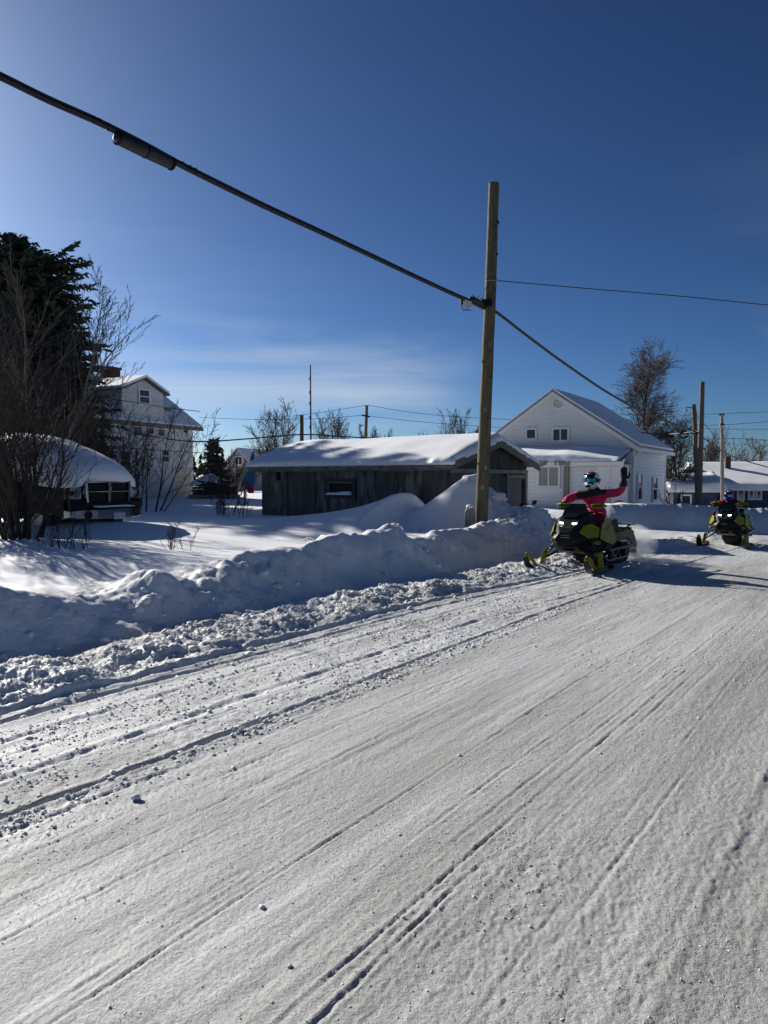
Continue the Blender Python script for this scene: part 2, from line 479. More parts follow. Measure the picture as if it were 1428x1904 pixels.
def terrain(x, y):
    """large forms, vectorised; returns z and region masks"""
    s, n = sn(x, y)
    wob = fbm(s * .55, n * .2, 3, 2)
    nc = -7.1 + .12 * wob
    h = np.interp(s, crest_s, crest_h) + .03 * vn(s * 3.1, n * 1.5, 3)
    yz = .42 + .05 * fbm(x * .13, y * .13, 2, 1) + .10 * sst(20, 40, y) - .10 * gauss(x, y, -2.5, 13.2, 2.2, 1.6)
    dr = drop(x)
    endm = 1 - sst(17.3, 19.4, s + .25 * (n + 7))          # yard and bank end at the driveway
    left = 1 - sst(3.0, 6.5, x - .12 * y)
    # road-side face
    wface = .82 + .1 * vn(s * 1.3, n * 0 + 3, 4)
    t = np.clip((nc + wface - n) / wface, 0, 1)
    prof = t * t * (3 - 2 * t) * .55 + t * .45
    ybehind = np.minimum(yz, h - .04)
    back = ybehind + (h - ybehind) * np.exp(-((nc - n) / .42) ** 2)
    far_y = sst(1.2, 3.5, nc - n)
    back = back * (1 - far_y) + far_y * yz
    z = np.where(n > nc, h * prof, back)
    z = z * np.where(n < -9.8, np.maximum(endm, sst(-9.8, -12, n) * .75), endm)
    # lumps along the bank
    bm_ = np.exp(-((n + 6.85) / .75) ** 2) * endm
    pat = sst(-.35, .35, fbm(s * .7, n * .7, 2, 5))
    k1 = np.clip(1 - worley(s * 1.5, n * 1.9 + z, 1), 0, 1) ** .55; k2 = np.clip(1 - worley(s * 3.9 + 4, n * 4.4 + z * 2, 3), 0, 1) ** .6
    z = z + bm_ * (.060 * fbm(s * 2.2, n * 2.2, 4, 1) + .028 * fbm(s * 6, n * 6, 3, 2) + pat * (.19 * k1 * (.4 + .6 * vn(s * .9, n * .9, 2)) + .055 * k2) + .02 * k2)
    # drift with a sharp crest in front of the shed
    ax, ay, bx, by = -.75, 15.6, .62, 18.9
    L = math.hypot(bx - ax, by - ay); dx, dy = (bx - ax) / L, (by - ay) / L
    a = (x - ax) * dx + (y - ay) * dy; d = (x - ax) * dy - (y - ay) * dx
    d = d + .25 * np.sin(a * .9)
    H = .74 * sst(-.6, L * .95, a) * (1 - sst(L * 1.0, L * 1.5, a))
    z = z + H * np.where(d < 0, np.exp(-np.abs(d / 2.2) ** 1.05), np.exp(-np.abs(d / .30) ** 1.5))
    # ploughed mound beside the pole
    z = z + .80 * gauss(x, y, 2.32, 18.3, .72, .60, .2) + .70 * gauss(x, y, 1.55, 17.95, .95, .85) + .40 * gauss(x, y, 3.15, 17.5, .75, .6)
    mm = gauss(x, y, 3.1, 17.6, 1.0, 1.1) + .5 * gauss(x, y, 2.4, 18.1, .5, .5)
    blk = np.clip(1 - worley(x * 2.3, y * 2.3, 1), 0, 1) ** .5; blk2 = np.clip(1 - worley(x * 5.1 + 3, y * 5.1, 3), 0, 1) ** .5
    z = z + mm * (.10 * fbm(x * 1.9, y * 1.9, 3, 4) + .15 * blk * (.4 + .6 * vn(x * 1.3, y * 1.3, 2)) + .075 * blk2)
    # far bank round the bend
    db, sd = dist_poly(x, y, FB)
    fbk = 1.0 * np.where(sd > 0, np.exp(-(db / .66) ** 3.2), np.exp(-(db / 1.0) ** 2))
    fbk = fbk * (1 + .16 * fbm(x * .5, y * .5, 3, 3)) * sst(6.4, 8.6, x)
    z = z + fbk + np.exp(-(db / 1.2) ** 2) * .05 * fbm(x * 2.4, y * 2.4, 3, 5) * sst(6.4, 8.6, x)
    z = z + .20 * gauss(x, y, -7.4, 17.5, 2.6, 1.5, R(-24))
    # wind ripple in the open yard
    yard = np.clip((1 - sst(-8.2, -7.5, n)) * left, 0, 1)
    z = z + yard * (.02 * fbm(x * .7 + y * .25, y * 1.6, 3, 3))
    # snow heaped on the near side of the lane by the white house
    z = z + .30 * gauss(x, y, 4.6, 21.3, .7, .8) * (1 + .6 * fbm(x * 2, y * 2, 2, 1))
    return z + dr, s, n

def ztop(x, y):
    z, s, n = terrain(np.array([float(x)]), np.array([float(y)]))
    return float(z[0])

def rut(n, n0, w, dep, s, k, berm=.5, cut=-.35):
    nn = n - n0 - .03 * vn(s * .35, s * 0 + k, k) + .7 * w * fbm(s * 11 + k, n * 16, 3, k)
    am = (sst(cut, cut + .5, vn(s * .55, s * 0 + k * 3.7, k + 1)) * .75 + .25) * (1 + .6 * vn(s * 6, n * 9, k + 2))
    return am * dep * (-np.exp(-(nn / w) ** 2) + berm * np.exp(-((np.abs(nn) - 1.9 * w) / w) ** 2))

def road_detail(x, y, s, n, fade):
    """fine relief of the packed and churned road snow"""
    z = (.014 * fbm(s * .25, n * .9, 3, 0)) + .0012 * vn(s * .5, n * 13, 1) + .0010 * vn(s * 1.1, n * 31, 2)
    bend = .42 * sst(7, 13, s)                       # the outer tracks swing in before the bend
    for n0, w, dp, k in ((-4.97, .032, .024, 1), (-4.78, .028, .020, 2), (-4.45, .03, .008, 3), (-3.86, .03, .010, 0)):
        z = z + rut(n, n0 + bend, w, dp, s, k, .55, -1.5)
    for n0, w, dp, k, b, ct in ((-3.43, .022, .017, 4, .55, -1.5), (-3.27, .014, .005, 5, .5, -.6), (-2.95, .012, .0035, 6, .5, -.5), (-2.62, .012, .003, 7, .6, -.5),
                         (-2.03, .008, .0052, 8, .6, -1.2), (-1.56, .010, .0035, 9, .6, -.3), (-1.46, .009, .0042, 10, .6, -.5), (-1.38, .010, .0042, 11, .7, .0),
                         (-1.28, .010, .0045, 12, .6, .0), (-.55, .022, -.004, 13, .2, -1.0), (-.15, .014, .002, 2, .5, -.2), (-2.35, .008, .002, 3, .5, -.4)):
        z = z + rut(n, n0, w, dp, s, k, b, ct)
    for n0, sl_, w, dp, k in ((-2.9, .035, .010, .0040, 3), (-2.2, -.03, .009, .0034, 5), (-3.2, .012, .010, .0045, 7), (-1.75, -.012, .009, .0035, 9), (-2.45, .02, .008, .003, 11), (-.9, .018, .010, .0035, 4), (-3.7, .02, .013, .007, 6), (-4.25, -.015, .013, .007, 8), (-2.75, -.008, .008, .003, 10), (-1.05, -.02, .008, .003, 12)):
        z = z + rut(n - sl_ * (s - 5), n0, w, dp, s, k, .6, -.2)
    for n0, hw in ((-4.86 + bend * .8, .19), (-2.85, .19), (-1.85, .19), (-3.6, .19)):      # faint lug prints of the rubber tracks
        bnd = np.exp(-((n - n0) / hw) ** 6) * sst(-.1, .4, vn(s * .6, n0 * 3 + n * .5, 1))
        z = z + bnd * (.0024 * np.sin(s * 2 * math.pi / .072 + .6 * np.sin(n * 9)) - .003)
    # churned clods
    edge = -6.15 + .012 * np.maximum(s - 4, 0) * 5
    wind = np.exp(-((n - (-5.55 + bend * .75)) / .52) ** 4)
    mid = np.exp(-((n + 4.0 - bend * .3) / .55) ** 4) * .30 * sst(-.7, .2, vn(s * .4, n * .7, 2) + .3)
    rt = np.exp(-((n + 1.15) / .16) ** 2) * .12 * sst(-.2, .5, vn(s * .7, n * 1.3, 4))
    rt2 = np.exp(-((n + 3.33) / .13) ** 2) * .20
    c = np.clip(np.maximum(np.maximum(wind, mid), np.maximum(rt, rt2)), 0, 1)
    w1 = np.clip(1 - worley(s * 6.5, n * 6.5, 0), 0, 1) ** .6
    w2 = np.clip(1 - worley(s * 14 + 5, n * 14, 2), 0, 1) ** .6
    big = fbm(s * 1.6, n * 2.6, 3, 5)
    w4 = np.clip(1 - worley(s * 27 + 2, n * 27 + 9, 4), 0, 1) ** .7
    z = z + wind * (.065 + .10 * big + .035 * fbm(s * 4, n * 5, 3, 2)) + c * (.034 * w1 * (.5 + .5 * vn(s * 2, n * 2, 3)) + .026 * w2 * (.6 + .4 * vn(s * 5, n * 5, 1)) + .017 * w4 + .030 * fbm(s * 13, n * 13, 4, 1, .6))
    # loose grain everywhere
    g = (.4 + .6 * sst(-.3, .5, fbm(s * .8, n * 1.6, 3, 4)))
    w3 = np.clip(1 - worley(s * 26, n * 26 + 3, 3) * 1.4, 0, 1)
    near = 1 - sst(5, 11, y)
    z = z + g * (.0013 * fbm(x * 9, y * 9, 2, 2) + .0020 * fbm(s * 30, n * 42, 2, 3) + near * .0030 * fbm(s * 75, n * 95, 2, 1) + .0022 * w3 * sst(.1, .5, vn(s * 7, n * 7, 5)))
    return z * fade

def make_ground():
    y = [.15]
    while y[-1] < 26: y.append(y[-1] + .0037 * (y[-1] + .55))
    while y[-1] < 1500: y.append(y[-1] * 1.03)
    yr = np.array(y)
    ac = np.concatenate([np.linspace(-3.0, -.60, 60)[:-1], np.linspace(-.60, .60, 640), np.linspace(.60, 3.0, 60)[1:]])
    YY, AA = np.meshgrid(yr, ac, indexing='ij')
    XX = AA * (YY + 1.0)
    z, s, n = terrain(XX, YY)
    db, sd = dist_poly(XX, YY, FB)
    road = sst(-6.75, -6.25, n + .012 * np.clip(s - 4, 0, 8) * 5) * np.where(sd > 0, 1, 0) * sst(.5, 1.4, db)
    fade = road * (1 - sst(14, 34, YY)) + road * .0
    open_lane = np.where((s > 17.6), np.clip(road + (1 - sst(.5, 1.2, 0 * s + .2)) * 0, 0, 1), road)
    z = z + road_detail(XX, YY, s, n, np.clip(fade, 0, 1))
    nr, ncol = XX.shape
    V = np.stack([XX, YY, z], -1).reshape(-1, 3)
    idx = np.arange(nr * ncol).reshape(nr, ncol)
    Q = np.stack([idx[:-1, :-1], idx[:-1, 1:], idx[1:, 1:], idx[1:, :-1]], -1).reshape(-1, 4)
    cen = (V[Q[:, 0]] + V[Q[:, 2]]) / 2
    cs, cn = sn(cen[:, 0], cen[:, 1])
    db, sd = dist_poly(cen[:, 0], cen[:, 1], FB)
    reg = np.ones(len(Q), int)                                   # 1 = yard
    far_side = (cen[:, 0] > 6.0) & ((sd <= 0) & (db > 1.3)) | (cen[:, 1] > 33)
    lane = (cs > 18.6 - .25 * (cn + 7)) & (cn < -6.0) & (sd > 0)
    bank = (cn > -7.7) & (cn < -6.35 + .06 * np.clip(cs - 4, 0, 8)) & (cs < 19.2)
    reg[(cn >= -6.4)] = 0
    reg[lane] = 0
    reg[bank] = 2
    reg[(db < 1.3) & (cen[:, 0] > 6.6)] = 2
    reg[(np.hypot((cen[:, 0] - 3.2) / 1.5, (cen[:, 1] - 17.9) / 1.2) < 1) & (cen[:, 0] > 2.55)] = 2
    reg[far_side] = 1
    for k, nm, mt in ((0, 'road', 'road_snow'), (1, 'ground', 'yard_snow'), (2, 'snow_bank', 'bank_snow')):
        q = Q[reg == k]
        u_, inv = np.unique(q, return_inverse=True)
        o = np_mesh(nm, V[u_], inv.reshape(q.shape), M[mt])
        o['kind'] = 'structure'
        o['label'] = {'road': 'packed snow road with ruts and snowmobile tracks', 'ground': 'smooth drifted snow covering the yards', 'snow_bank': 'ploughed snow bank along the road edge'}[nm]
make_ground()

# loose clods on the road, nobody could count them
def lump_templates(k, rng, sub=1):
    out = []
    for i in range(k):
        bm = bmesh.new(); bmesh.ops.create_icosphere(bm, subdivisions=sub, radius=1)
        v = np.array([p.co[:] for p in bm.verts]); f = np.array([[q.index for q in p.verts] for p in bm.faces]); bm.free()
        d = 1 + .42 * fbm(v[:, 0] * 1.3 + i * 7, v[:, 1] * 1.3 + v[:, 2] * 1.9, 2, i) + .22 * vn(v[:, 0] * 3.1 - v[:, 2] * 2.3, v[:, 1] * 3.3 + i * 3, i + 1)
        v = v * d[:, None] * np.array([1, rng.uniform(.7, 1), rng.uniform(.55, .85)])
        out.append((v, f))
    return out
def scatter_clods():
    rng = np.random.default_rng(11)
    tpl = lump_templates(14, rng)
    S, N, RR = [], [], []
    def put(k, s0, s1, n_fn, r_fn):
        s_ = rng.uniform(s0, s1, k); S.append(s_); N.append(n_fn(s_, k)); RR.append(r_fn(k))
    bend = lambda s_: .42 * np.clip((s_ - 7) / 6, 0, 1) ** 2
    put(4600, 1.5, 15, lambda s_, k: -5.55 + .75 * bend(s_) + rng.normal(0, .36, k), lambda k: np.clip(rng.gamma(1.5, .0075, k), .005, .055))
    put(5200, .5, 10, lambda s_, k: -4.1 + .3 * bend(s_) + rng.normal(0, .42, k), lambda k: np.clip(rng.gamma(1.4, .0034, k), .0025, .024))
    put(900, .5, 9, lambda s_, k: -3.36 + rng.normal(0, .07, k), lambda k: np.clip(rng.gamma(1.5, .0048, k), .003, .022))
    put(500, .8, 6, lambda s_, k: -1.25 + rng.normal(0, .12, k), lambda k: np.clip(rng.gamma(1.4, .0016, k), .0015, .008))
    put(2600, .6, 10, lambda s_, k: rng.uniform(-5, -.3, k), lambda k: np.clip(rng.gamma(1.2, .0017, k), .0015, .008))
    put(60, 1.2, 9, lambda s_, k: rng.uniform(-4.4, -.8, k), lambda k: np.clip(rng.gamma(2.5, .0035, k), .005, .014))
    put(120, 14, 19, lambda s_, k: -7.5 + rng.normal(0, .6, k), lambda k: np.clip(rng.gamma(2.2, .024, k), .02, .13))
    S = np.concatenate(S); N = np.concatenate(N); RR = np.concatenate(RR)
    x, y = xy(S, N); keep = (y > 1.2) & (np.abs(x) < .62 * (y + 1)); x, y, S, N, RR = x[keep], y[keep], S[keep], N[keep], RR[keep]
    z, s_, n_ = terrain(x, y)
    z = z + road_detail(x, y, s_, n_, sst(-6.75, -6.25, n_))
    VV, FF, off = [], [], 0
    for i in range(len(x)):
        v, f = tpl[rng.integers(len(tpl))]
        a = rng.uniform(0, 6.28); c, sn_ = math.cos(a), math.sin(a)
        w = v @ np.array([[c, sn_, 0], [-sn_, c, 0], [0, 0, 1]]) * RR[i]
        VV.append(w + np.array([x[i], y[i], z[i] + RR[i] * rng.uniform(-.25, .25)])); FF.append(f + off); off += len(v)
    o = np_mesh('snow_clods', np.concatenate(VV), np.concatenate(FF), M['clod'], smooth=True)
    tag(o, 'loose crumbs and clods of snow strewn over the road', 'snow clods', kind='stuff')
scatter_clods()
def scatter_crumbs():
    """fine crumbs, eight faces each"""
    rng = np.random.default_rng(77)
    base_v = np.array([[1, 0, 0], [-1, 0, 0], [0, 1, 0], [0, -1, 0], [0, 0, 1], [0, 0, -1]], float)
    base_f = np.array([[0, 2, 4], [2, 1, 4], [1, 3, 4], [3, 0, 4], [2, 0, 5], [1, 2, 5], [3, 1, 5], [0, 3, 5]])
    S, N, RR = [], [], []
    def put(k, s0, s1, n0, n1, r, rmax, cl=1.0, gauss_=False):
        s_ = rng.uniform(s0 ** .5, s1 ** .5, k) ** 2 if s0 > 0 else rng.uniform(s0, s1, k)
        n_ = rng.normal((n0 + n1) / 2, (n1 - n0) / 4, k) if gauss_ else rng.uniform(n0, n1, k)
        m = fbm(s_ * 1.1, n_ * 2.3, 3, 2) + .6 * vn(s_ * 6, n_ * 6, 4)
        keep = rng.random(k) < np.clip(.25 + cl * m, .04, 1)
        S.append(s_[keep]); N.append(n_[keep]); RR.append(np.clip(rng.gamma(1.5, r, keep.sum()), r * .6, rmax))
    put(60000, .3, 7, -4.6, .3, .0013, .0055)
    put(26000, 1.5, 9, -4.8, -3.3, .0030, .014)
    put(16000, 6, 14, -4.6, -.5, .0030, .012)
    put(26000, 1.5, 15, -6.4, -4.9, .0052, .026, .8, True)
    put(5000, 1.0, 9, -3.55, -3.2, .0040, .016, 1, True)
    put(5000, .5, 6, -1.5, -.95, .0014, .006, 1, True)
    S = np.concatenate(S); N = np.concatenate(N); RR = np.concatenate(RR)
    N = np.where(N < -4.9, N + .32 * np.clip((S - 7) / 6, 0, 1) ** 2, N)
    x, y = xy(S, N); k = (y > 1.2) & (np.abs(x) < .6 * (y + 1)); x, y, RR = x[k], y[k], RR[k]
    z, s_, n_ = terrain(x, y); z = z + road_detail(x, y, s_, n_, sst(-6.75, -6.25, n_))
    K = len(x); a = rng.uniform(0, 6.28, K); c, d = np.cos(a), np.sin(a)
    v = base_v[None] * rng.uniform(.6, 1.35, (K, 6, 1)) + rng.normal(0, .14, (K, 6, 3))
    v[:, :, 2] *= .75
    vx = v[:, :, 0] * c[:, None] - v[:, :, 1] * d[:, None]; vy = v[:, :, 0] * d[:, None] + v[:, :, 1] * c[:, None]
    P = np.stack([vx * RR[:, None] + x[:, None], vy * RR[:, None] + y[:, None], v[:, :, 2] * RR[:, None] + (z + RR * .05)[:, None]], -1).reshape(-1, 3)
    Fc = (base_f[None] + 6 * np.arange(K)[:, None, None]).reshape(-1, 3)
    o = np_mesh('snow_crumbs', P, Fc, M['crumb'], smooth=True)
    tag(o, 'fine crumbs of snow covering the packed road', 'snow crumbs', kind='stuff')
scatter_crumbs()
def bank_chunks():
    """broken pieces lodged in the ploughed bank"""
    rng = np.random.default_rng(31); tpl = lump_templates(10, rng, 2)
    K = 420; S = 2 + 15.5 * rng.random(K) ** .6; N = -6.85 + rng.normal(0, .32, K)
    m = fbm(S * .9, N * .9, 2, 5) > -.12; S, N = S[m], N[m]; K = len(S)
    r = np.clip(rng.gamma(1.5, .020, K), .010, .12); x, y = xy(S, N); z, s_, n_ = terrain(x, y)
    VV, FF, off = [], [], 0
    for i in range(K):
        v, f = tpl[rng.integers(len(tpl))]
        v = np.sign(v) * np.abs(v) ** .8
        a, b = rng.uniform(0, 6.28), rng.uniform(-.6, .6); c, d = math.cos(a), math.sin(a); e_, g = math.cos(b), math.sin(b)
        w = v @ np.array([[1, 0, 0], [0, e_, g], [0, -g, e_]]) @ np.array([[c, d, 0], [-d, c, 0], [0, 0, 1]]) * r[i]
        VV.append(w + np.array([x[i], y[i], z[i] - r[i] * rng.uniform(.1, .5)])); FF.append(f + off); off += len(v)
    o = np_mesh('bank_chunks', np.concatenate(VV), np.concatenate(FF), M['bank_snow'], smooth=True)
    tag(o, 'broken lumps lodged in the ploughed snow bank', 'snow lumps', kind='stuff')
bank_chunks()

def snow_lump(name, label, px, py, Y, r, seed, cat='snow lump', flat=.8, group='single lumps of snow'):
    p = W(px, py, Y)
    rng = np.random.default_rng(seed)
    v, f = lump_templates(1, rng, 3)[0]
    v = v * (1 + .10 * fbm(v[:, 0] * 3 + seed, v[:, 1] * 3 + v[:, 2] * 2, 3, seed))[:, None]
    o = np_mesh(name, v * np.array([r, r, r * flat]), f, M['clod'])
    o.location = p
    tag(o, label, cat, group)
snow_lump('snowball', 'round snowball lying alone on the packed road at left', 253, 1482, 3.63, .024, 3, 'snowball', .95)
snow_lump('snow_chunk', 'big rounded block of snow set in the bank below the shed window', 612, 1018, 11.6, .30, 5)
snow_lump('snow_chunk', 'small loose snow lump perched on the bank crest', 574, 1004, 12.3, .085, 6)
snow_lump('snow_chunk', 'upright knob of snow on the bank crest left of the stub post', 733, 990, 13.9, .17, 8, flat=1.1)
snow_lump('snow_chunk', 'snow block at the foot of the red machine by the driveway', 1003, 955, 21.0, .26, 9)
snow_lump('snow_chunk', 'lump of snow high on the mound right of the near pole', 928, 925, 17.6, .17, 12)
snow_lump('snow_chunk', 'flat slab of snow on the mound, lower right of the near pole', 950, 960, 17.2, .20, 14, flat=.5)
snow_lump('snow_chunk', 'white snow pebble on the road near the lower middle of the picture', 787, 1706, 2.72, .013, 15)
snow_lump('snow_chunk', 'flat snow flake chip lying on the road beside the middle track line', 512, 1645, 2.93, .014, 16, flat=.4)
snow_lump('snow_chunk', 'flat snow chip on the road at lower left of the picture', 376, 1745, 2.6, .014, 17, flat=.45)
#--SETTING--
# ------------------------------------------------------------------ buildings
def hit(px, py, org, rz, yoff=0.0):
    """local (x, z) where the ray through a pixel meets the vertical plane y = yoff of a turned frame"""
    r = W(px, py, 1.0) - Vector((0, 0, CAMZ))
    ex = Vector((math.cos(rz), math.sin(rz), 0)); ey = Vector((-math.sin(rz), math.cos(rz), 0))
    o = Vector((org[0], org[1], 0)) + ey * yoff
    t = (o - Vector((0, 0, CAMZ))).dot(ey) / r.dot(ey)
    p = Vector((0, 0, CAMZ)) + r * t
    return (p - o).dot(ex), p.z
def hitx(px, py, org, rz, xoff=0.0):
    """the same for the plane x = xoff; gives local (y, z)"""
    r = W(px, py, 1.0) - Vector((0, 0, CAMZ))
    ex = Vector((math.cos(rz), math.sin(rz), 0)); ey = Vector((-math.sin(rz), math.cos(rz), 0))
    o = Vector((org[0], org[1], 0)) + ex * xoff
    t = (o - Vector((0, 0, CAMZ))).dot(ex) / r.dot(ex)
    p = Vector((0, 0, CAMZ)) + r * t
    return (p - o).dot(ey), p.z

def window(parent, a0, a1, z0, z1, at, axis='y', sign=-1, fw=.07, mull=(), rails=(), frame='trim', pane='glass', depth=.06, sill=True):
    """framed window on the plane axis = at; faces sign; frame is a part, pane and sill sub-parts"""
    def P(m, b0, b1, c0, c1, d0, d1):
        lo, hi = sorted((at + sign * d0, at + sign * d1))
        if axis == 'y': m.box(b0, b1, lo, hi, c0, c1)
        else: m.box(lo, hi, b0, b1, c0, c1)
    f = MB()
    P(f, a0 - fw, a0, z0 - fw, z1 + fw, .012, depth); P(f, a1, a1 + fw, z0 - fw, z1 + fw, .012, depth)
    P(f, a0, a1, z1, z1 + fw, .012, depth); P(f, a0, a1, z0 - fw, z0, .012, depth)
    for q in mull: x = a0 + (a1 - a0) * q; P(f, x - fw * .3, x + fw * .3, z0, z1, .022, depth - .008)
    for q in rails: z = z0 + (z1 - z0) * q; P(f, a0, a1, z - fw * .3, z + fw * .3, .022, depth - .010)
    o = f.build('window', M[frame], parent)
    p = MB(); P(p, a0, a1, z0, z1, .010, .020); p.build('pane', M[pane], o)
    if sill:
        s_ = MB(); P(s_, a0 - fw * 1.4, a1 + fw * 1.4, z0 - fw * 1.5, z0 - fw, .010, depth + .04); s_.build('sill', M[frame], o)
    return o

def boards_y(parent, y, xl, xr, z0, z1, h, mat, sign=-1, name='siding_board', jit=0):
    """lapped horizontal boards on a plane y = const; xl and xr are functions of z"""
    z = z0; i = 0
    rng = random.Random(int(abs(y * 100)) + 5)
    while z < z1 - .01:
        t = min(z + h, z1)
        a0, a1, b0, b1 = xl(z), xr(z), xl(t), xr(t)
        if a1 - a0 < .03: break
        if b1 <= b0: b0 = b1 = (b0 + b1) / 2
        j = rng.uniform(-jit, jit)
        yo = y + sign * (.050 + j); yi = y + sign * (.006 + j); yb = y - sign * .01
        MB().hexa([(a0, yo, z), (a1, yo, z), (a1, yb, z), (a0, yb, z), (b0, yi, t - .012), (b1, yi, t - .012), (b1, yb, t - .012), (b0, yb, t - .012)]).build(name, M[mat], parent)
        z = t; i += 1
def boards_x(parent, x, ya, yb_, z0, z1, h, mat, sign=1, name='siding_board'):
    z = z0
    while z < z1 - .01:
        t = min(z + h, z1)
        xo = x + sign * .050; xi = x + sign * .006; xb = x - sign * .01
        MB().hexa([(xo, ya, z), (xo, yb_, z), (xb, yb_, z), (xb, ya, z), (xi, ya, t - .012), (xi, yb_, t - .012), (xb, yb_, t - .012), (xb, ya, t - .012)]).build(name, M[mat], parent)
        z = t

def snow_sheet(name, parent, x0, x1, y0, y1, base, thick, nx=60, ny=30, edge=.28, seed=0, mat='cap_snow', rough=.04, over=0.0, warp=None):
    """snow lying on a roof: closed sheet over base(x, y) with rounded edges"""
    xs = np.linspace(x0, x1, nx); ys = np.linspace(y0, y1, ny)
    X, Y = np.meshgrid(xs, ys, indexing='ij')
    B = base(X, Y)
    dx = np.minimum(X - x0, x1 - X); dy = np.minimum(Y - y0, y1 - Y)
    ed = np.clip(np.minimum(dx, dy) / edge, 0, 1)
    rnd = np.sqrt(np.clip(1 - (1 - ed) ** 2, 0, 1))
    T = thick(X, Y) if callable(thick) else np.full(X.shape, thick)
    Z = B + T * (.12 + .88 * rnd) + rough * fbm(X * .8 + seed, Y * .8, 3, seed) * ed
    wob = .06 * vn(X * 1.7 + seed, Y * 1.7, 1) + .03 * vn(X * 5.3 + seed, Y * 5.3, 2)
    Xo = X + np.where(ed < .3, wob, 0); Yo = Y + np.where(ed < .3, wob, 0)
    if warp is not None: Xo = Xo + warp(X, Y)
    top = np.stack([Xo, Yo, np.maximum(Z, B + .015)], -1).reshape(-1, 3); bot = np.stack([Xo, Yo, B + .006 - over * (ed < .05)], -1).reshape(-1, 3)
    idx = np.arange(nx * ny).reshape(nx, ny); k = nx * ny
    q = np.stack([idx[:-1, :-1], idx[1:, :-1], idx[1:, 1:], idx[:-1, 1:]], -1).reshape(-1, 4)
    fs = [q, q[:, ::-1] + k]
    for e, rev in ((idx[:, 0], 1), (idx[:, -1], 0), (idx[0, :], 0), (idx[-1, :], 1)):
        a, b = e[:-1], e[1:]
        w = np.stack([a, b, b + k, a + k], -1)
        fs.append(w[:, ::-1] if rev else w)
    return np_mesh(name, np.concatenate([top, bot]), np.concatenate(fs), M[mat], parent)

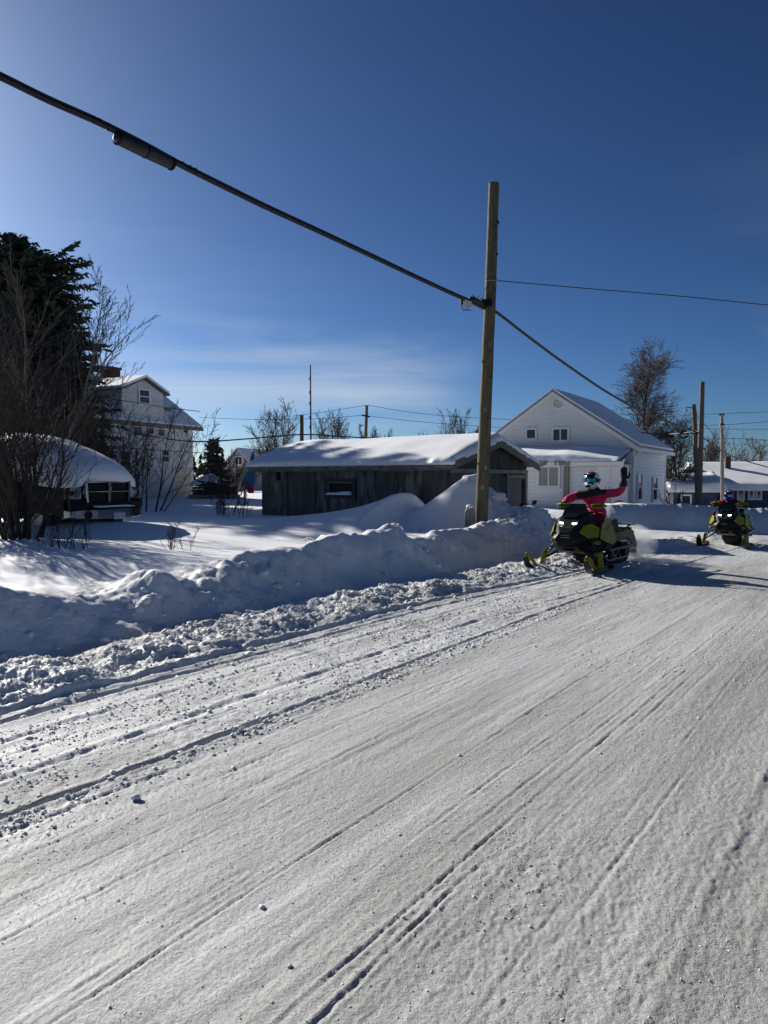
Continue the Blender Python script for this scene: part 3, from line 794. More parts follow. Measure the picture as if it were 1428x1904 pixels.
# ---- white house
def white_house():
    org = (11.4, 34.0); rz = R(-32)
    t = thing('white_house', 'white clapboard house with a steep grey roof and snowy porch, behind the waving rider', 'house', (org[0], org[1], 0), rz)
    Wd, D, ZE, ZR, Z0 = 7.43, 7.1, 3.22, 5.72, -.5
    # core walls
    m = MB()
    sec = lambda y: [(-Wd, y, Z0), (0, y, Z0), (0, y, ZE), (-Wd / 2, y, ZR), (-Wd, y, ZE)]
    m.loft([sec(0), sec(D)]); m.build('wall', M['joint'], t)
    hx = lambda z: (0 if z < ZE else -(z - ZE) / (ZR - ZE) * Wd / 2)
    boards_y(t, 0, lambda z: -Wd - hx(z), hx, Z0 + .35, ZR - .1, .175, 'siding')
    boards_x(t, 0, .10, D - .1, Z0 + .35, ZE - .05, .175, 'siding')
    # roof, two slopes with overhang
    ov, oe = .32, .38
    for sgn in (-1, 1):
        sl = (ZR - ZE) / (Wd / 2)
        xe = -Wd / 2 + sgn * (Wd / 2 + oe); ze = ZE - sl * oe
        a = [(-Wd / 2, -ov, ZR + .05), (xe, -ov, ze + .05), (xe, D + ov, ze + .05), (-Wd / 2, D + ov, ZR + .05)]
        o = MB().plate(a, (0, 0, .10)).build('roof', M['roof_grey'], t)
        th = .075
        s_ = MB().plate([(p[0] * 1.0, p[1] + (.02 if p[1] < 0 else -.02), p[2] + .105) for p in a], (0, 0, th)).build('roof_snow', M['cap_snow'], o)
        # rake board and soffit
        MB().plate([(-Wd / 2, -ov - .02, ZR + .04), (xe, -ov - .02, ze + .04), (xe, -ov - .02, ze - .16), (-Wd / 2, -ov - .02, ZR - .16)], (0, .05, 0)).build('rake_board', M['trim'], t)
        MB().plate([(-Wd / 2, -ov + .03, ZR - .02), (xe, -ov + .03, ze - .02), (xe, -.03, ze - .02), (-Wd / 2, -.03, ZR - .02)], (0, 0, .04)).build('soffit', M['trim'], t)
        MB().box(*sorted((xe - sgn * .02, xe + sgn * .09)), -ov, D + ov, ze - .12, ze + .03).build('gutter', M['trim'], t)
    # gable vent
    c = hit(1039, 749, org, rz); r = .30
    v = MB(); ring = []
    for i in range(12):
        a0, a1 = 2 * math.pi * i / 12, 2 * math.pi * (i + 1) / 12
        v.plate([(c[0] + math.cos(a) * q, -.10, c[1] + math.sin(a) * q) for a, q in ((a0, r), (a1, r), (a1, r * .84), (a0, r * .84))], (0, .09, 0))
    vo = v.build('gable_vent', M['trim'], t)
    MB().plate([(c[0] + math.cos(2 * math.pi * i / 12) * r * .9, -.058, c[1] + math.sin(2 * math.pi * i / 12) * r * .9) for i in range(12)], (0, .02, 0)).build('vent_back', M['fascia'], vo)
    for i in range(6):
        zz = c[1] - r * .7 + i * r * .28; hw = math.sqrt(max(.01, (r * .84) ** 2 - (zz - c[1]) ** 2))
        MB().hexa([(c[0] - hw, -.09, zz), (c[0] + hw, -.09, zz), (c[0] + hw, -.06, zz), (c[0] - hw, -.06, zz), (c[0] - hw, -.07, zz + .06), (c[0] + hw, -.07, zz + .06), (c[0] + hw, -.055, zz + .06), (c[0] - hw, -.055, zz + .06)]).build('slat', M['trim'], vo)
    # upper windows
    def pw(x0, y0, x1, y1, **k):
        a = hit(x0, y1, org, rz, k.pop('yo', 0)); b = hit(x1, y0, org, rz, k.pop('yo2', 0)); return a[0], b[0], a[1], b[1]
    window(t, *pw(981, 799, 996, 815), at=-.045, fw=.10)
    window(t, *pw(1030, 798, 1056, 819), at=-.045, fw=.11, mull=(.5,))
    # corner trims, downspout
    MB().box(-.10, .065, -.062, .0, Z0, ZE - .05).build('corner_board', M['trim'], t)
    MB().box(.0, .064, .001, .12, Z0, ZE - .05).build('corner_board', M['trim'], t)
    MB().box(-.06, .065, D - .1, D + .03, Z0, ZE - .05).build('corner_board', M['trim'], t)
    MB().tube([(.36, -.12, ZE - .32), (.33, -.12, ZE - .42), (.08, -.08, ZE - .62), (.07, -.08, .1)], .04, 6).build('downspout', M['trim'], t)
    # side windows
    for (xa, xb, ya, yb) in ((1183, 1191, 882, 928), (1211, 1219, 889, 929)):
        a = hitx(xa, yb, org, rz, 0); b = hitx(xb, ya, org, rz, 0)
        window(t, a[0], b[0], a[1], b[1], at=.045, axis='x', sign=1, fw=.07, rails=(.5,))
    # stove pipe
    p = hit(1004, 757, org, rz, 2.0)
    MB().tube([(p[0], 2.0, p[1] - .8), (p[0], 2.0, p[1] + .32)], .07, 8).build('stove_pipe', M['black'], t)
    # porch
    PD = 1.7; zp = hit(1100, 861, org, rz, -PD)[1]; xl = -7.2
    MB().box(xl, -.02, -PD, -.05, Z0, zp - .05).build('porch_wall', M['joint'], t)
    boards_y(t, -PD, lambda z: xl, lambda z: -.02, Z0 + .35, zp - .08, .175, 'siding')
    zb = hit(1030, 836, org, rz, -.1)[1]
    po = MB().plate([(xl - .2, -PD - .3, zp - .02), (.12, -PD - .3, zp - .02), (.02, -.03, zb - .12), (xl - .2, -.03, zb - .12)], (0, 0, .09)).build('porch_roof', M['roof_grey'], t)
    MB().box(xl - .2, .12, -PD - .34, -PD - .29, zp - .14, zp + .05).build('porch_fascia', M['trim'], t)
    sl = (zb - zp - .1) / (PD + .27)
    snow_sheet('porch_snow', po, xl - .25, -.05, -PD - .33, -.06, lambda x, y: zp + .08 + (y + PD + .3) * sl, lambda x, y: .30 * (1 - .75 * sst(-2.6, .1, x)) * (1 - .25 * sst(-.8, 0, y)), 60, 22, .22, 2)
    rng = random.Random(4)
    for i in range(15):      # clumps and icicles under the snow edge
        x = rng.uniform(xl + 1.0, -2.2); w = rng.uniform(.08, .3); h = rng.uniform(.05, .13)
        MB().hexa([(x + w * .2, -PD - .36, zp - .02 - h), (x + w * .8, -PD - .36, zp - .02 - h), (x + w * .8, -PD - .30, zp - h), (x + w * .2, -PD - .30, zp - h), (x, -PD - .38, zp + .10), (x + w, -PD - .38, zp + .10), (x + w, -PD - .30, zp + .10), (x, -PD - .30, zp + .10)]).build('ice_clump', M['flap'], po)
    window(t, *pw(1003, 869, 1039, 903, yo=-PD, yo2=-PD), at=-PD - .045, fw=.09, mull=(.5,), pane='curtain')
    a = hit(1048, 950, org, rz, -PD - .1)[0]; b = hit(1057, 950, org, rz, -PD - .1)[0]
    MB().box(a, b, -PD - .16, -PD - .05, Z0, zp - .03).build('porch_post', M['wood_grey'], t)
    xa = hit(1110, 900, org, rz, -PD)[0]; xb = hit(1166, 900, org, rz, -PD)[0]
    d = MB().box(xa, xb, -PD - .07, -PD - .052, Z0, zp - .14).build('door_panel', M['siding'], t)
    for q in (0, .44, 1):
        x = xa + (xb - xa) * q
        MB().box(x - .05, x + .05, -PD - .11, -PD - .071, Z0, zp - .14).build('door_frame', M['trim'], d)
    MB().box(xa, xb, -PD - .105, -PD - .071, zp - .22, zp - .15).build('door_frame', M['trim'], d)
white_house()

# ---- low wooden shed
def shed():
    org = (1.76, 20.0); rz = R(-36)
    t = thing('shed', 'low weathered grey shed under a thick slab of snow behind the near pole', 'shed', (org[0], org[1], 0), rz)
    L, D, Z0, ZE, ZR = 7.07, 4.75, -.2, 2.04, 2.66
    sec = lambda x: [(x, 0, Z0), (x, D, Z0), (x, D, ZE), (x, D / 2, ZR - .1), (x, 0, ZE)]
    MB().loft([sec(-L), sec(-.03)]).build('wall', M['plank_dark'], t)
    # front panels
    pxs = [487, 505, 537, 588, 612, 665, 700, 742, 788, 832]
    xs = [hit(p, 900, org, rz)[0] for p in pxs]; xs[0] = -L; xs[-1] = 0
    rng = random.Random(3)
    wx0, wz0 = hit(607, 926, org, rz); wx1, wz1 = hit(664, 889, org, rz)
    for i in range(len(xs) - 1):
        dy = rng.uniform(0, .02)
        y0, y1 = -.045 - dy, -.004
        g = .012
        if xs[i] + .05 >= wx0 - .3 and xs[i + 1] <= wx1 + .3 and i == 4:
            # the bay with the window: panel above and below
            o = MB().box(xs[i] + g, xs[i + 1] - g, y0, y1, Z0, wz0).build('wall_panel', M['panel'], t)
            o = MB().box(xs[i] + g, xs[i + 1] - g, y0, y1, wz1, ZE).build('wall_panel', M['panel'], t)
        else:
            MB().box(xs[i] + g, xs[i + 1] - g, y0, y1, Z0, ZE).build('wall_panel', M['panel' if i in (1, 3, 5, 7) else 'panel2'], t)
    for i in (2, 3):
        MB().box(xs[i] - .02, xs[i] + .02, -.075, -.05, Z0, ZE - .05).build('batten', M['plank_dark'], t)
    # window: deep dark frame, pane and snow on the ledge
    f = MB(); fw = .10
    f.box(wx0, wx0 + fw, -.11, .05, wz0, wz1); f.box(wx1 - fw, wx1, -.11, .05, wz0, wz1)
    f.box(wx0 + fw, wx1 - fw, -.11, .05, wz1 - fw, wz1); f.box(wx0 + fw, wx1 - fw, -.11, .05, wz0, wz0 + fw)
    wo = f.build('window', M['plank_dark'], t)
    for q0, q1, q2, q3 in ((wx0 + fw, wx1 - fw, wz0 + fw, wz0 + fw + .03), (wx1 - fw - .035, wx1 - fw, wz0 + fw + .03, wz1 - fw - .055)):
        MB().box(q0, q1, -.068, -.037, q2, q3).build('sash', M['wood_grey'], wo)
    MB().box(wx0 + fw, wx1 - fw, -.035, -.02, wz0 + fw, wz1 - fw).build('pane', M['dark_hole'], wo)
    MB().box(wx0 + fw, wx0 + fw + .04, -.07, -.037, wz0 + fw, wz1 - fw - .02).build('sash', M['wood_grey'], wo)
    MB().box(wx0 + fw + .04, wx1 - fw, -.07, -.037, wz1 - fw - .05, wz1 - fw - .015).build('sash', M['wood_grey'], wo)
    snow_sheet('ledge_snow', wo, wx0 + fw - .02, wx1 - fw + .02, -.13, -.04, lambda x, y: wz0 + fw + 0 * x, lambda x, y: .10 + .02 * np.sin(x * 5), 16, 6, .05, 1)
    # roof decks
    ov, oe = .30, .36
    sl = (ZR - ZE) / (D / 2)
    ye = -oe; ze = ZE - sl * oe
    rf = MB().plate([(-L - ov, ye, ze + .03), (ov, ye, ze + .03), (ov, D / 2, ZR + .03), (-L - ov - .8, D / 2, ZR + .03)], (0, 0, .07)).build('roof', M['plank_dark'], t)
    rb = MB().plate([(-L - ov, D + oe, ze + .03), (ov, D + oe, ze + .03), (ov, D / 2, ZR + .03), (-L - ov - .8, D / 2, ZR + .03)], (0, 0, .07)).build('roof', M['plank_dark'], t)
    # fascia boards along the front eave
    x = -L - ov
    k = 0
    for w in (1.0, .95, .62, .85, 1.05, .9, 1.1, 1.2):
        x1 = min(x + w, ov)
        dz = rng.uniform(-.015, .015)
        MB().box(x + .008, x1 - .008, ye - .035 - rng.uniform(0, .012), ye - .002, ze - .13 + dz, ze + .05 + dz).build('fascia_board', M['fascia'], t)
        x = x1; k += 1
        if x >= ov - .01: break
    # soffit
    MB().box(-L, ov, ye, 0, ze - .02, ze + .02).build('soffit', M['plank_dark'], t)
    # gable end: planks above, beam, posts, door bay
    n = 17
    for i in range(n):
        y0, y1 = D * i / n, D * (i + 1) / n
        top = lambda y: ZE + (ZR - ZE) * (1 - abs(y - D / 2) / (D / 2)) - .04
        d = rng.uniform(0, .018)
        zb = 1.88
        MB().hexa([(.005, y0 + .006, zb), (.035 + d, y0 + .006, zb), (.035 + d, y1 - .006, zb), (.005, y1 - .006, zb), (.005, y0 + .006, top(y0)), (.035 + d, y0 + .006, top(y0)), (.035 + d, y1 - .006, top(y1)), (.005, y1 - .006, top(y1))]).build('gable_plank', M['plank_dark'], t)
    MB().box(.005, .09, -.02, D + .02, 1.76, 1.87).build('beam', M['wood_grey'], t)
    for i in range(8):
        y0, y1 = D * .62 * i / 8, D * .62 * (i + 1) / 8
        MB().box(.004, .03 + rng.uniform(0, .015), y0 + .008, y1 - .008, Z0, 1.755).build('wall_plank', M['panel2'], t)
    ya = hitx(944, 910, org, rz, .03)[0]; yb = hitx(968, 910, org, rz, .03)[0]
    for (y0, y1, mt, zt) in ((D * .62 + .02, ya - .12, 'plank_dark', 1.66), (ya, min(yb, D - .15), 'door_wood', 1.58)):
        dd = MB().box(.006, .045, y0, y1, Z0, zt).build('door_panel', M[mt], t)
    MB().box(.006, .075, ya - .10, ya - .02, Z0, 1.758).build('door_post', M['wood_grey'], t)
    MB().box(.006, .075, D - .13, D + .02, Z0, 1.758).build('door_post', M['wood_grey'], t)
    MB().box(.006, .07, ya, D - .14, 1.60, 1.72).build('door_lintel', M['wood_grey'], t)
    MB().box(-.03, .06, -.06, .03, Z0, ZE).build('corner_post', M['plank_dark'], t)
    # rake boards
    for (ya_, za_, yb_, zb_) in ((ye - .03, ze, D / 2, ZR), (D + oe + .03, ze, D / 2, ZR)):
        MB().plate([(ov, ya_, za_ - .11), (ov, yb_, zb_ - .13), (ov, yb_, zb_ + .085), (ov, ya_, za_ + .09)], (.045, 0, 0)).build('rake_board', M['fascia'], t)
    # snow on the roof
    base = lambda x, y: np.where(y < D / 2, ze + .105 + (y - ye) * sl, ze + .105 + (D + oe - y) * sl)
    def thick(x, y):
        c = .19 + .04 * fbm(x * .5, y * .5, 2, 1)
        c = c * (1 - .35 * sst(-L + 1.6, -L - .3, x)) * (.72 + .28 * sst(ye, ye + 1.2, y))
        return c
    o = snow_sheet('roof_snow', rf, -L - ov - .08, ov + .05, ye - .12, D + oe + .03, base, thick, 130, 80, .26, 3, rough=.022, over=.06, warp=lambda x, y: -.85 * np.clip(1 - np.abs(y - D / 2) / (D / 2 + oe), 0, 1) * np.clip(-x / L, 0, 1))
    # iron bracket hanging by the left corner
    MB().box(-L + .75, -L + .82, -.16, -.06, 1.55, 1.82).build('bracket', M['black'], t)
shed()

# ---- tall old house at left
def old_house():
    org = (-12.9, 50.0); rz = R(63.25)
    t = thing('old_house', 'tall old white house with a gabled dormer and brick chimney behind bare shrubs', 'house', (org[0], org[1], 0), rz)
    Lf, D, Z0, ZE, ZR = 11.0, 8.0, .2, 5.25, 7.95
    sec = lambda x: [(x, 0, Z0), (x, D, Z0), (x, D, ZE), (x, D / 2, ZR), (x, 0, ZE)]
    MB().loft([sec(-Lf), sec(0)]).build('wall', M['old_white'], t)
    boards_y(t, 0, lambda z: -Lf, lambda z: 0, Z0 + .2, ZE - .1, .22, 'old_white', jit=.004)
    sl = (ZR - ZE) / (D / 2); oe = .55; ze = ZE - sl * oe; ov = .4
    for y0, y1 in ((-oe, D / 2), (D + oe, D / 2)):
        rf = MB().plate([(-Lf - ov, y0, ze + .05), (ov, y0, ze + .05), (ov, y1, ZR + .05), (-Lf - ov, y1, ZR + .05)], (0, 0, .12)).build('roof', M['roof_grey'], t)
        a = .02
        s_ = MB().plate([(-Lf - ov + a, y0, ze + .18), (ov - a, y0, ze + .18), (ov - a, y1, ZR + .18), (-Lf - ov + a, y1, ZR + .18)], (0, 0, .07)).build('roof_snow', M['cap_snow'], rf)
    MB().box(-Lf - ov, ov, -oe - .06, -oe - .002, ze - .08, ze + .14).build('eave_board', M['fascia'], t)
    MB().box(-Lf, 0, -oe, -.03, ze - .03, ze + .02).build('soffit', M['old_white'], t)
    # dormer
    dx0, dx1, dz, da = -6.2, -2.75, 7.0, 7.72; mid = (dx0 + dx1) / 2
    sec = lambda y: [(dx0, y, ZE - .1), (dx1, y, ZE - .1), (dx1, y, dz), (mid, y, da), (dx0, y, dz)]
    dm = MB().loft([sec(-.02), sec(4.0)]).build('dormer', M['old_white'], t)
    for x0, x1 in ((dx0 - .3, mid), (dx1 + .3, mid)):
        zl = dz - (da - dz) / ((dx1 - dx0) / 2) * .3
        MB().plate([(x0, -.35, zl + .02), (x1, -.35, da + .02), (x1, 4.2, da + .02), (x0, 4.2, zl + .02)], (0, 0, .10)).build('dormer_roof', M['fascia'], dm)
        sx = .02 if x0 < x1 else -.02
        MB().plate([(x0 + sx, -.33, zl + .125), (x1, -.33, da + .125), (x1, 4.2, da + .125), (x0 + sx, 4.2, zl + .125)], (0, 0, .16)).build('dormer_snow', M['cap_snow'], dm)
    a = hit(259, 748, org, rz, -.02); b = hit(276, 727, org, rz, -.02)
    window(t, a[0], b[0], a[1], b[1], at=-.03, fw=.10, rails=(.5,))
    # facade windows
    for (x0, y0, x1, y1) in ((173, 770, 182, 785), (247, 781, 262, 806), (275, 786, 284, 806), (292, 786, 304, 810), (339, 792, 347, 804), (160, 812, 170, 824), (300, 838, 312, 858), (222, 840, 240, 872)):
        a = hit(x0, y1, org, rz); b = hit(x1, y0, org, rz)
        window(t, a[0], b[0], a[1], b[1], at=-.03, fw=.10, frame='old_white', rails=(.5,))
    # garage door of beige panels
    a = hit(323, 918, org, rz); b = hit(353, 868, org, rz)
    z0, z1 = a[1], b[1]
    fr = MB().box(a[0] - .14, a[0], -.09, -.02, Z0, z1 + .14).box(b[0], b[0] + .14, -.09, -.02, Z0, z1 + .14).box(a[0], b[0], -.09, -.02, z1, z1 + .14).build('garage_door', M['old_white'], t)
    for i in range(4):
        q0 = z0 + (z1 - z0) * i / 4; q1 = z0 + (z1 - z0) * (i + 1) / 4
        MB().box(a[0], b[0], -.06 - .012 * (i % 2), -.03, q0 + .02, q1 - .02).build('door_panel', M['beige'], fr)
    # side awning at the right end
    MB().plate([(.05, 1.0, 3.2), (1.25, 1.0, 2.0), (1.25, 3.4, 2.0), (.05, 3.4, 3.2)], (0, 0, .12)).build('awning', M['fascia'], t)
    # chimney
    c = hit(206, 710, org, rz, D / 2 - .2)
    ch = MB().box(c[0] - .45, c[0] + .45, D / 2 - .6, D / 2 + .25, ZR - .6, ZR + .75).build('chimney', M['brick'], t)
    MB().box(c[0] - .52, c[0] + .52, D / 2 - .67, D / 2 + .32, ZR + .752, ZR + .90).build('chimney_cap', M['brick'], ch)
    # roof vent
    MB().box(-1.55, -1.1, .8, 1.3, 5.7, 6.25).build('roof_vent', M['fascia'], t)
old_house()

# ---- small house far behind, left of the shed
def far_house():
    org = (-17.3, 78.0); rz = R(-18)
    t = thing('cottage', 'small far cottage with a pale gable left of the shed', 'house', (org[0], org[1], 0), rz)
    a = hit(414, 880, org, rz); r = hit(440, 837, org, rz); b = hit(472, 880, org, rz)
    w2 = (b[0] - a[0]) / 2; mid = (a[0] + b[0]) / 2; ze = hit(440, 872, org, rz)[1]; zr = r[1]; D = 9
    sec = lambda y: [(a[0], y, -.2), (b[0], y, -.2), (b[0], y, ze), (mid, y, zr), (a[0], y, ze)]
    MB().loft([sec(0), sec(D)]).build('wall', M['beige'], t)
    sl = (zr - ze) / w2
    for sg in (-1, 1):
        xe = mid + sg * (w2 + .4)
        rf = MB().plate([(mid, -.35, zr + .05), (xe, -.35, ze - .4 * sl + .05), (xe, D, ze - .4 * sl + .05), (mid, D, zr + .05)], (0, 0, .1)).build('roof', M['roof_grey'], t)
        MB().plate([(mid, -.33, zr + .155), (xe, -.33, ze - .4 * sl + .155), (xe, D, ze - .4 * sl + .155), (mid, D, zr + .155)], (0, 0, .12)).build('roof_snow', M['cap_snow'], rf)
    p = hit(438, 863, org, rz); q = hit(450, 850, org, rz)
    window(t, p[0], q[0], p[1], q[1], at=-.01, fw=.12, mull=(.5,))
far_house()

# ---- blue house at right
def blue_house():
    o = W(1345, 945, 52.0); org = (o.x, o.y); rz = R(-14)
    t = thing('blue_house', 'low dark blue house with snowy roofs at the right edge', 'house', (org[0], org[1], 0), rz)
    Z0 = -1.4
    ze = hit(1400, 906, org, rz)[1]; zr = ze + 1.7; Lw = 16; D = 9.5
    sec = lambda x: [(x, 0, Z0), (x, D, Z0), (x, D, ze), (x, D / 2, zr), (x, 0, ze)]
    MB().loft([sec(-1.2), sec(Lw)]).build('wall', M['blue_siding'], t)
    boards_y(t, 0, lambda z: -1.2, lambda z: Lw, Z0 + .4, ze - .05, .16, 'blue_siding')
    sl = (zr - ze) / (D / 2)
    for y0 in (-.5, D + .5):
        rf = MB().plate([(-1.8, y0, ze - .5 * sl + .05), (Lw + .4, y0, ze - .5 * sl + .05), (Lw + .4, D / 2, zr + .05), (-1.8, D / 2, zr + .05)], (0, 0, .1)).build('roof', M['roof_grey'], t)
        if y0 < 0:
            snow_sheet('roof_snow', rf, -1.8, Lw + .4, y0, D / 2, lambda x, y: ze - .5 * sl + .16 + (y + .5) * sl, .16, 40, 16, .2, 5)
    MB().box(-1.8, Lw + .4, -.56, -.502, ze - .5 * sl - .05, ze - .5 * sl + .16).build('eave_board', M['trim'], t)
    # garage wing with a broad gable facing the street and lit snow
    gd = 2.6; gx0 = hit(1252, 912, org, rz, -gd)[0]; gx1 = hit(1334, 912, org, rz, -gd)[0]
    gz = hit(1280, 912, org, rz, -gd)[1]; gr = gz + .75; gm = (gx0 + gx1) / 2
    MB().box(gx0, gx1, -gd, -.05, Z0, gz).build('wing_wall', M['blue_siding'], t)
    wr = MB().plate([(gx0 - .4, -gd - .5, gz), (gx1 + .5, -gd - .5, gz + .0), (gx1 + .5, 1.5, gr + .15), (gx0 - .4, 1.5, gr + .15)], (0, 0, .1)).build('wing_roof', M['roof_grey'], t)
    s2 = (gr + .15 - gz) / (gd + 2.0)
    snow_sheet('wing_snow', wr, gx0 - .4, gx1 + .5, -gd - .5, 1.5, lambda x, y: gz + .11 + (y + gd + .5) * s2, lambda x, y: .42 + .14 * np.sin(x * .9 + 1), 40, 30, .5, 6, rough=.08)
    MB().box(gx0 - .4, gx1 + .5, -gd - .56, -gd - .502, gz - .12, gz + .12).build('eave_board', M['trim'], t)
    # gable peak behind the wing
    pk = hit(1287, 871, org, rz, 1.9); le = hit(1238, 893, org, rz, 1.9); re = hit(1316, 886, org, rz, 1.9)
    MB().plate([(le[0], 1.8, le[1] - .1), (pk[0], 1.8, pk[1] - .1), (re[0], 1.8, re[1] - .1), (re[0], 1.8, Z0), (le[0] + .4, 1.8, Z0)], (0, 2.5, 0)).build('gable_wall', M['plank_dark'], t)
    for q in (le, re):
        g = MB().plate([(q[0], 1.3, q[1]), (pk[0], 1.3, pk[1]), (pk[0], 5, pk[1]), (q[0], 5, q[1])], (0, 0, .10)).build('gable_roof', M['wood_grey'], t)
        MB().plate([(q[0], 1.32, q[1] + .105), (pk[0], 1.32, pk[1] + .105), (pk[0], 5, pk[1] + .105), (q[0], 5, q[1] + .105)], (0, 0, .14)).build('gable_snow', M['cap_snow'], g)
    # openings
    def w(x0, y0, x1, y1, yo=0, **k):
        a = hit(x0, y1, org, rz, yo); b = hit(x1, y0, org, rz, yo)
        window(t, a[0], b[0], a[1], b[1], at=yo - .02, **k)
    w(1393, 913, 1400, 926, fw=.09); w(1407, 913, 1414, 926, fw=.09)
    w(1372, 908, 1382, 938, fw=.08, sill=False)
    w(1268, 922, 1283, 938, yo=-gd, fw=.10)
    # deck rail in front
    for i in range(9):
        x = 3.0 + i * .55
        MB().box(x, x + .06, -1.6, -1.54, Z0, ze - 1.25).build('rail_post', M['wood_grey'], t)
    MB().box(2.8, 8.0, -1.62, -1.52, ze - 1.249, ze - 1.17).build('handrail', M['wood_grey'], t)
    MB().tube([(hit(1353, 872, org, rz, 3)[0], 3, zr - .3), (hit(1353, 872, org, rz, 3)[0], 3, zr + .55)], .22, 8).build('chimney', M['brick'], t)
blue_house()
# ------------------------------------------------------------------ poles and wires
def pole(name, label, base, top, r0, r1, mat, k=16, group='wooden utility poles'):
    t = thing(name, label, 'utility pole', base, 0, group)
    b, e = Vector(base), Vector(top); n = 14
    rng = random.Random(int(base[0] * 100))
    m = MB(); pts = []; rr = []
    for i in range(n + 1):
        q = i / n
        pts.append((e - b) * q + Vector((rng.uniform(-.006, .006), rng.uniform(-.006, .006), 0))); rr.append((r0 * (1 - q) + r1 * q) * rng.uniform(.985, 1.015))
    m.tube(pts, rr, k).build('shaft', M[mat], t, smooth=False)
    return t
P1b = (2.2, 16.7, -.1); P1t = W(919, 341, 16.7); 
_k = (973 - 341)
p1base = W(895, 973, 16.7); p1b = p1base + (p1base - P1t) * .09
pole1 = pole('utility_pole', 'tall bare wooden utility pole leaning right beside the snow mound', tuple(p1b), tuple(P1t), .152, .118, 'pole', 20)
def on1(py):   # point on the first pole's axis
    q = (py - 341) / (973 - 341); return P1t + (p1base - P1t) * q
def local(root, p): return Vector(p) - Vector(root.location)
h1 = on1(562)
MB().box(h1.x - .20, h1.x + .03, h1.y - .16, h1.y - .12, h1.z - .07, h1.z + .07).build('clamp_bracket', M['black'], pole1)
o = pole1.children[-1]; 
for c in pole1.children:
    if c.name.startswith('clamp'): c.location = -Vector(pole1.location)
b_ = MB().tube([on1(520) + Vector((-.02, -.13, 0)), on1(540) + Vector((-.14, -.13, 0)), on1(556) + Vector((-.19, -.16, 0))], .008, 5).build('ground_wire', M['wire'], pole1); b_.location = -Vector(pole1.location)
b_ = MB().tube([on1(521) + Vector((-.12, -.13, 0)), on1(521) + Vector((.14, -.13, 0))], .016, 6).build('through_bolt', M['steel'], pole1); b_.location = -Vector(pole1.location)

for py, dx in ((905, -.02), (868, .03), (760, -.03), (640, .02)):
    c_ = on1(py); rr_ = .150 - .03 * (973 - py) / 632
    b_ = MB().box(c_.x + dx - .03, c_.x + dx + .03, c_.y - rr_ - .012, c_.y - rr_ + .01, c_.z - .045, c_.z + .045).build('tag_plate', M['steel'], pole1); b_.location = -Vector(pole1.location)
rg = random.Random(12)
for i in range(14):
    c_ = on1(rg.uniform(380, 950)); a_ = rg.uniform(-1.2, 1.2); rr_ = .138
    b_ = MB().ball((c_.x + math.sin(a_) * rr_, c_.y - math.cos(a_) * rr_, c_.z), (.024, .014, .034), 8, 6).build('knot', M['plank_dark'], pole1, smooth=True); b_.location = -Vector(pole1.location)

# stub post beside the pole
sp = W(874, 977, 16.5)
t = thing('stub_post', 'short grey broken post with a snow cap left of the near pole', 'post', (sp.x, sp.y, sp.z - .2))
MB().loft([[(-.11, -.06, 0), (.12, -.06, 0), (.12, .07, 0), (-.11, .07, 0)], [(-.12, -.06, .50), (.11, -.06, .50), (.11, .07, .52), (-.12, .07, .52)], [(-.06, -.05, .60), (.06, -.05, .60), (.06, .06, .61), (-.06, .06, .61)]]).build('shaft', M['wood_grey'], t, bevel=.01)
MB().ball((-.01, 0, .62), (.085, .075, .05), 10, 6).build('snow_cap', M['cap_snow'], t, smooth=True)

def planeY(px):   # depth of the vertical plane through the pole line
    k = -(px - 714) / F
    d = (2.2 + k * 16.7) / (.574 + .819 * k); return 16.7 - .819 * d - .13
def wire_tube(pts, r, k=6, dense=6):
    """smooth curve through points"""
    out = []
    P = [Vector(p) for p in pts]
    for i in range(len(P) - 1):
        a, b, c, d = P[max(i - 1, 0)], P[i], P[i + 1], P[min(i + 2, len(P) - 1)]
        for j in range(dense):
            u = j / dense
            out.append(.5 * ((2 * b) + (c - a) * u + (2 * a - 5 * b + 4 * c - d) * u * u + (3 * b - a - 3 * c + d) * u ** 3))
    out.append(P[-1]); return out
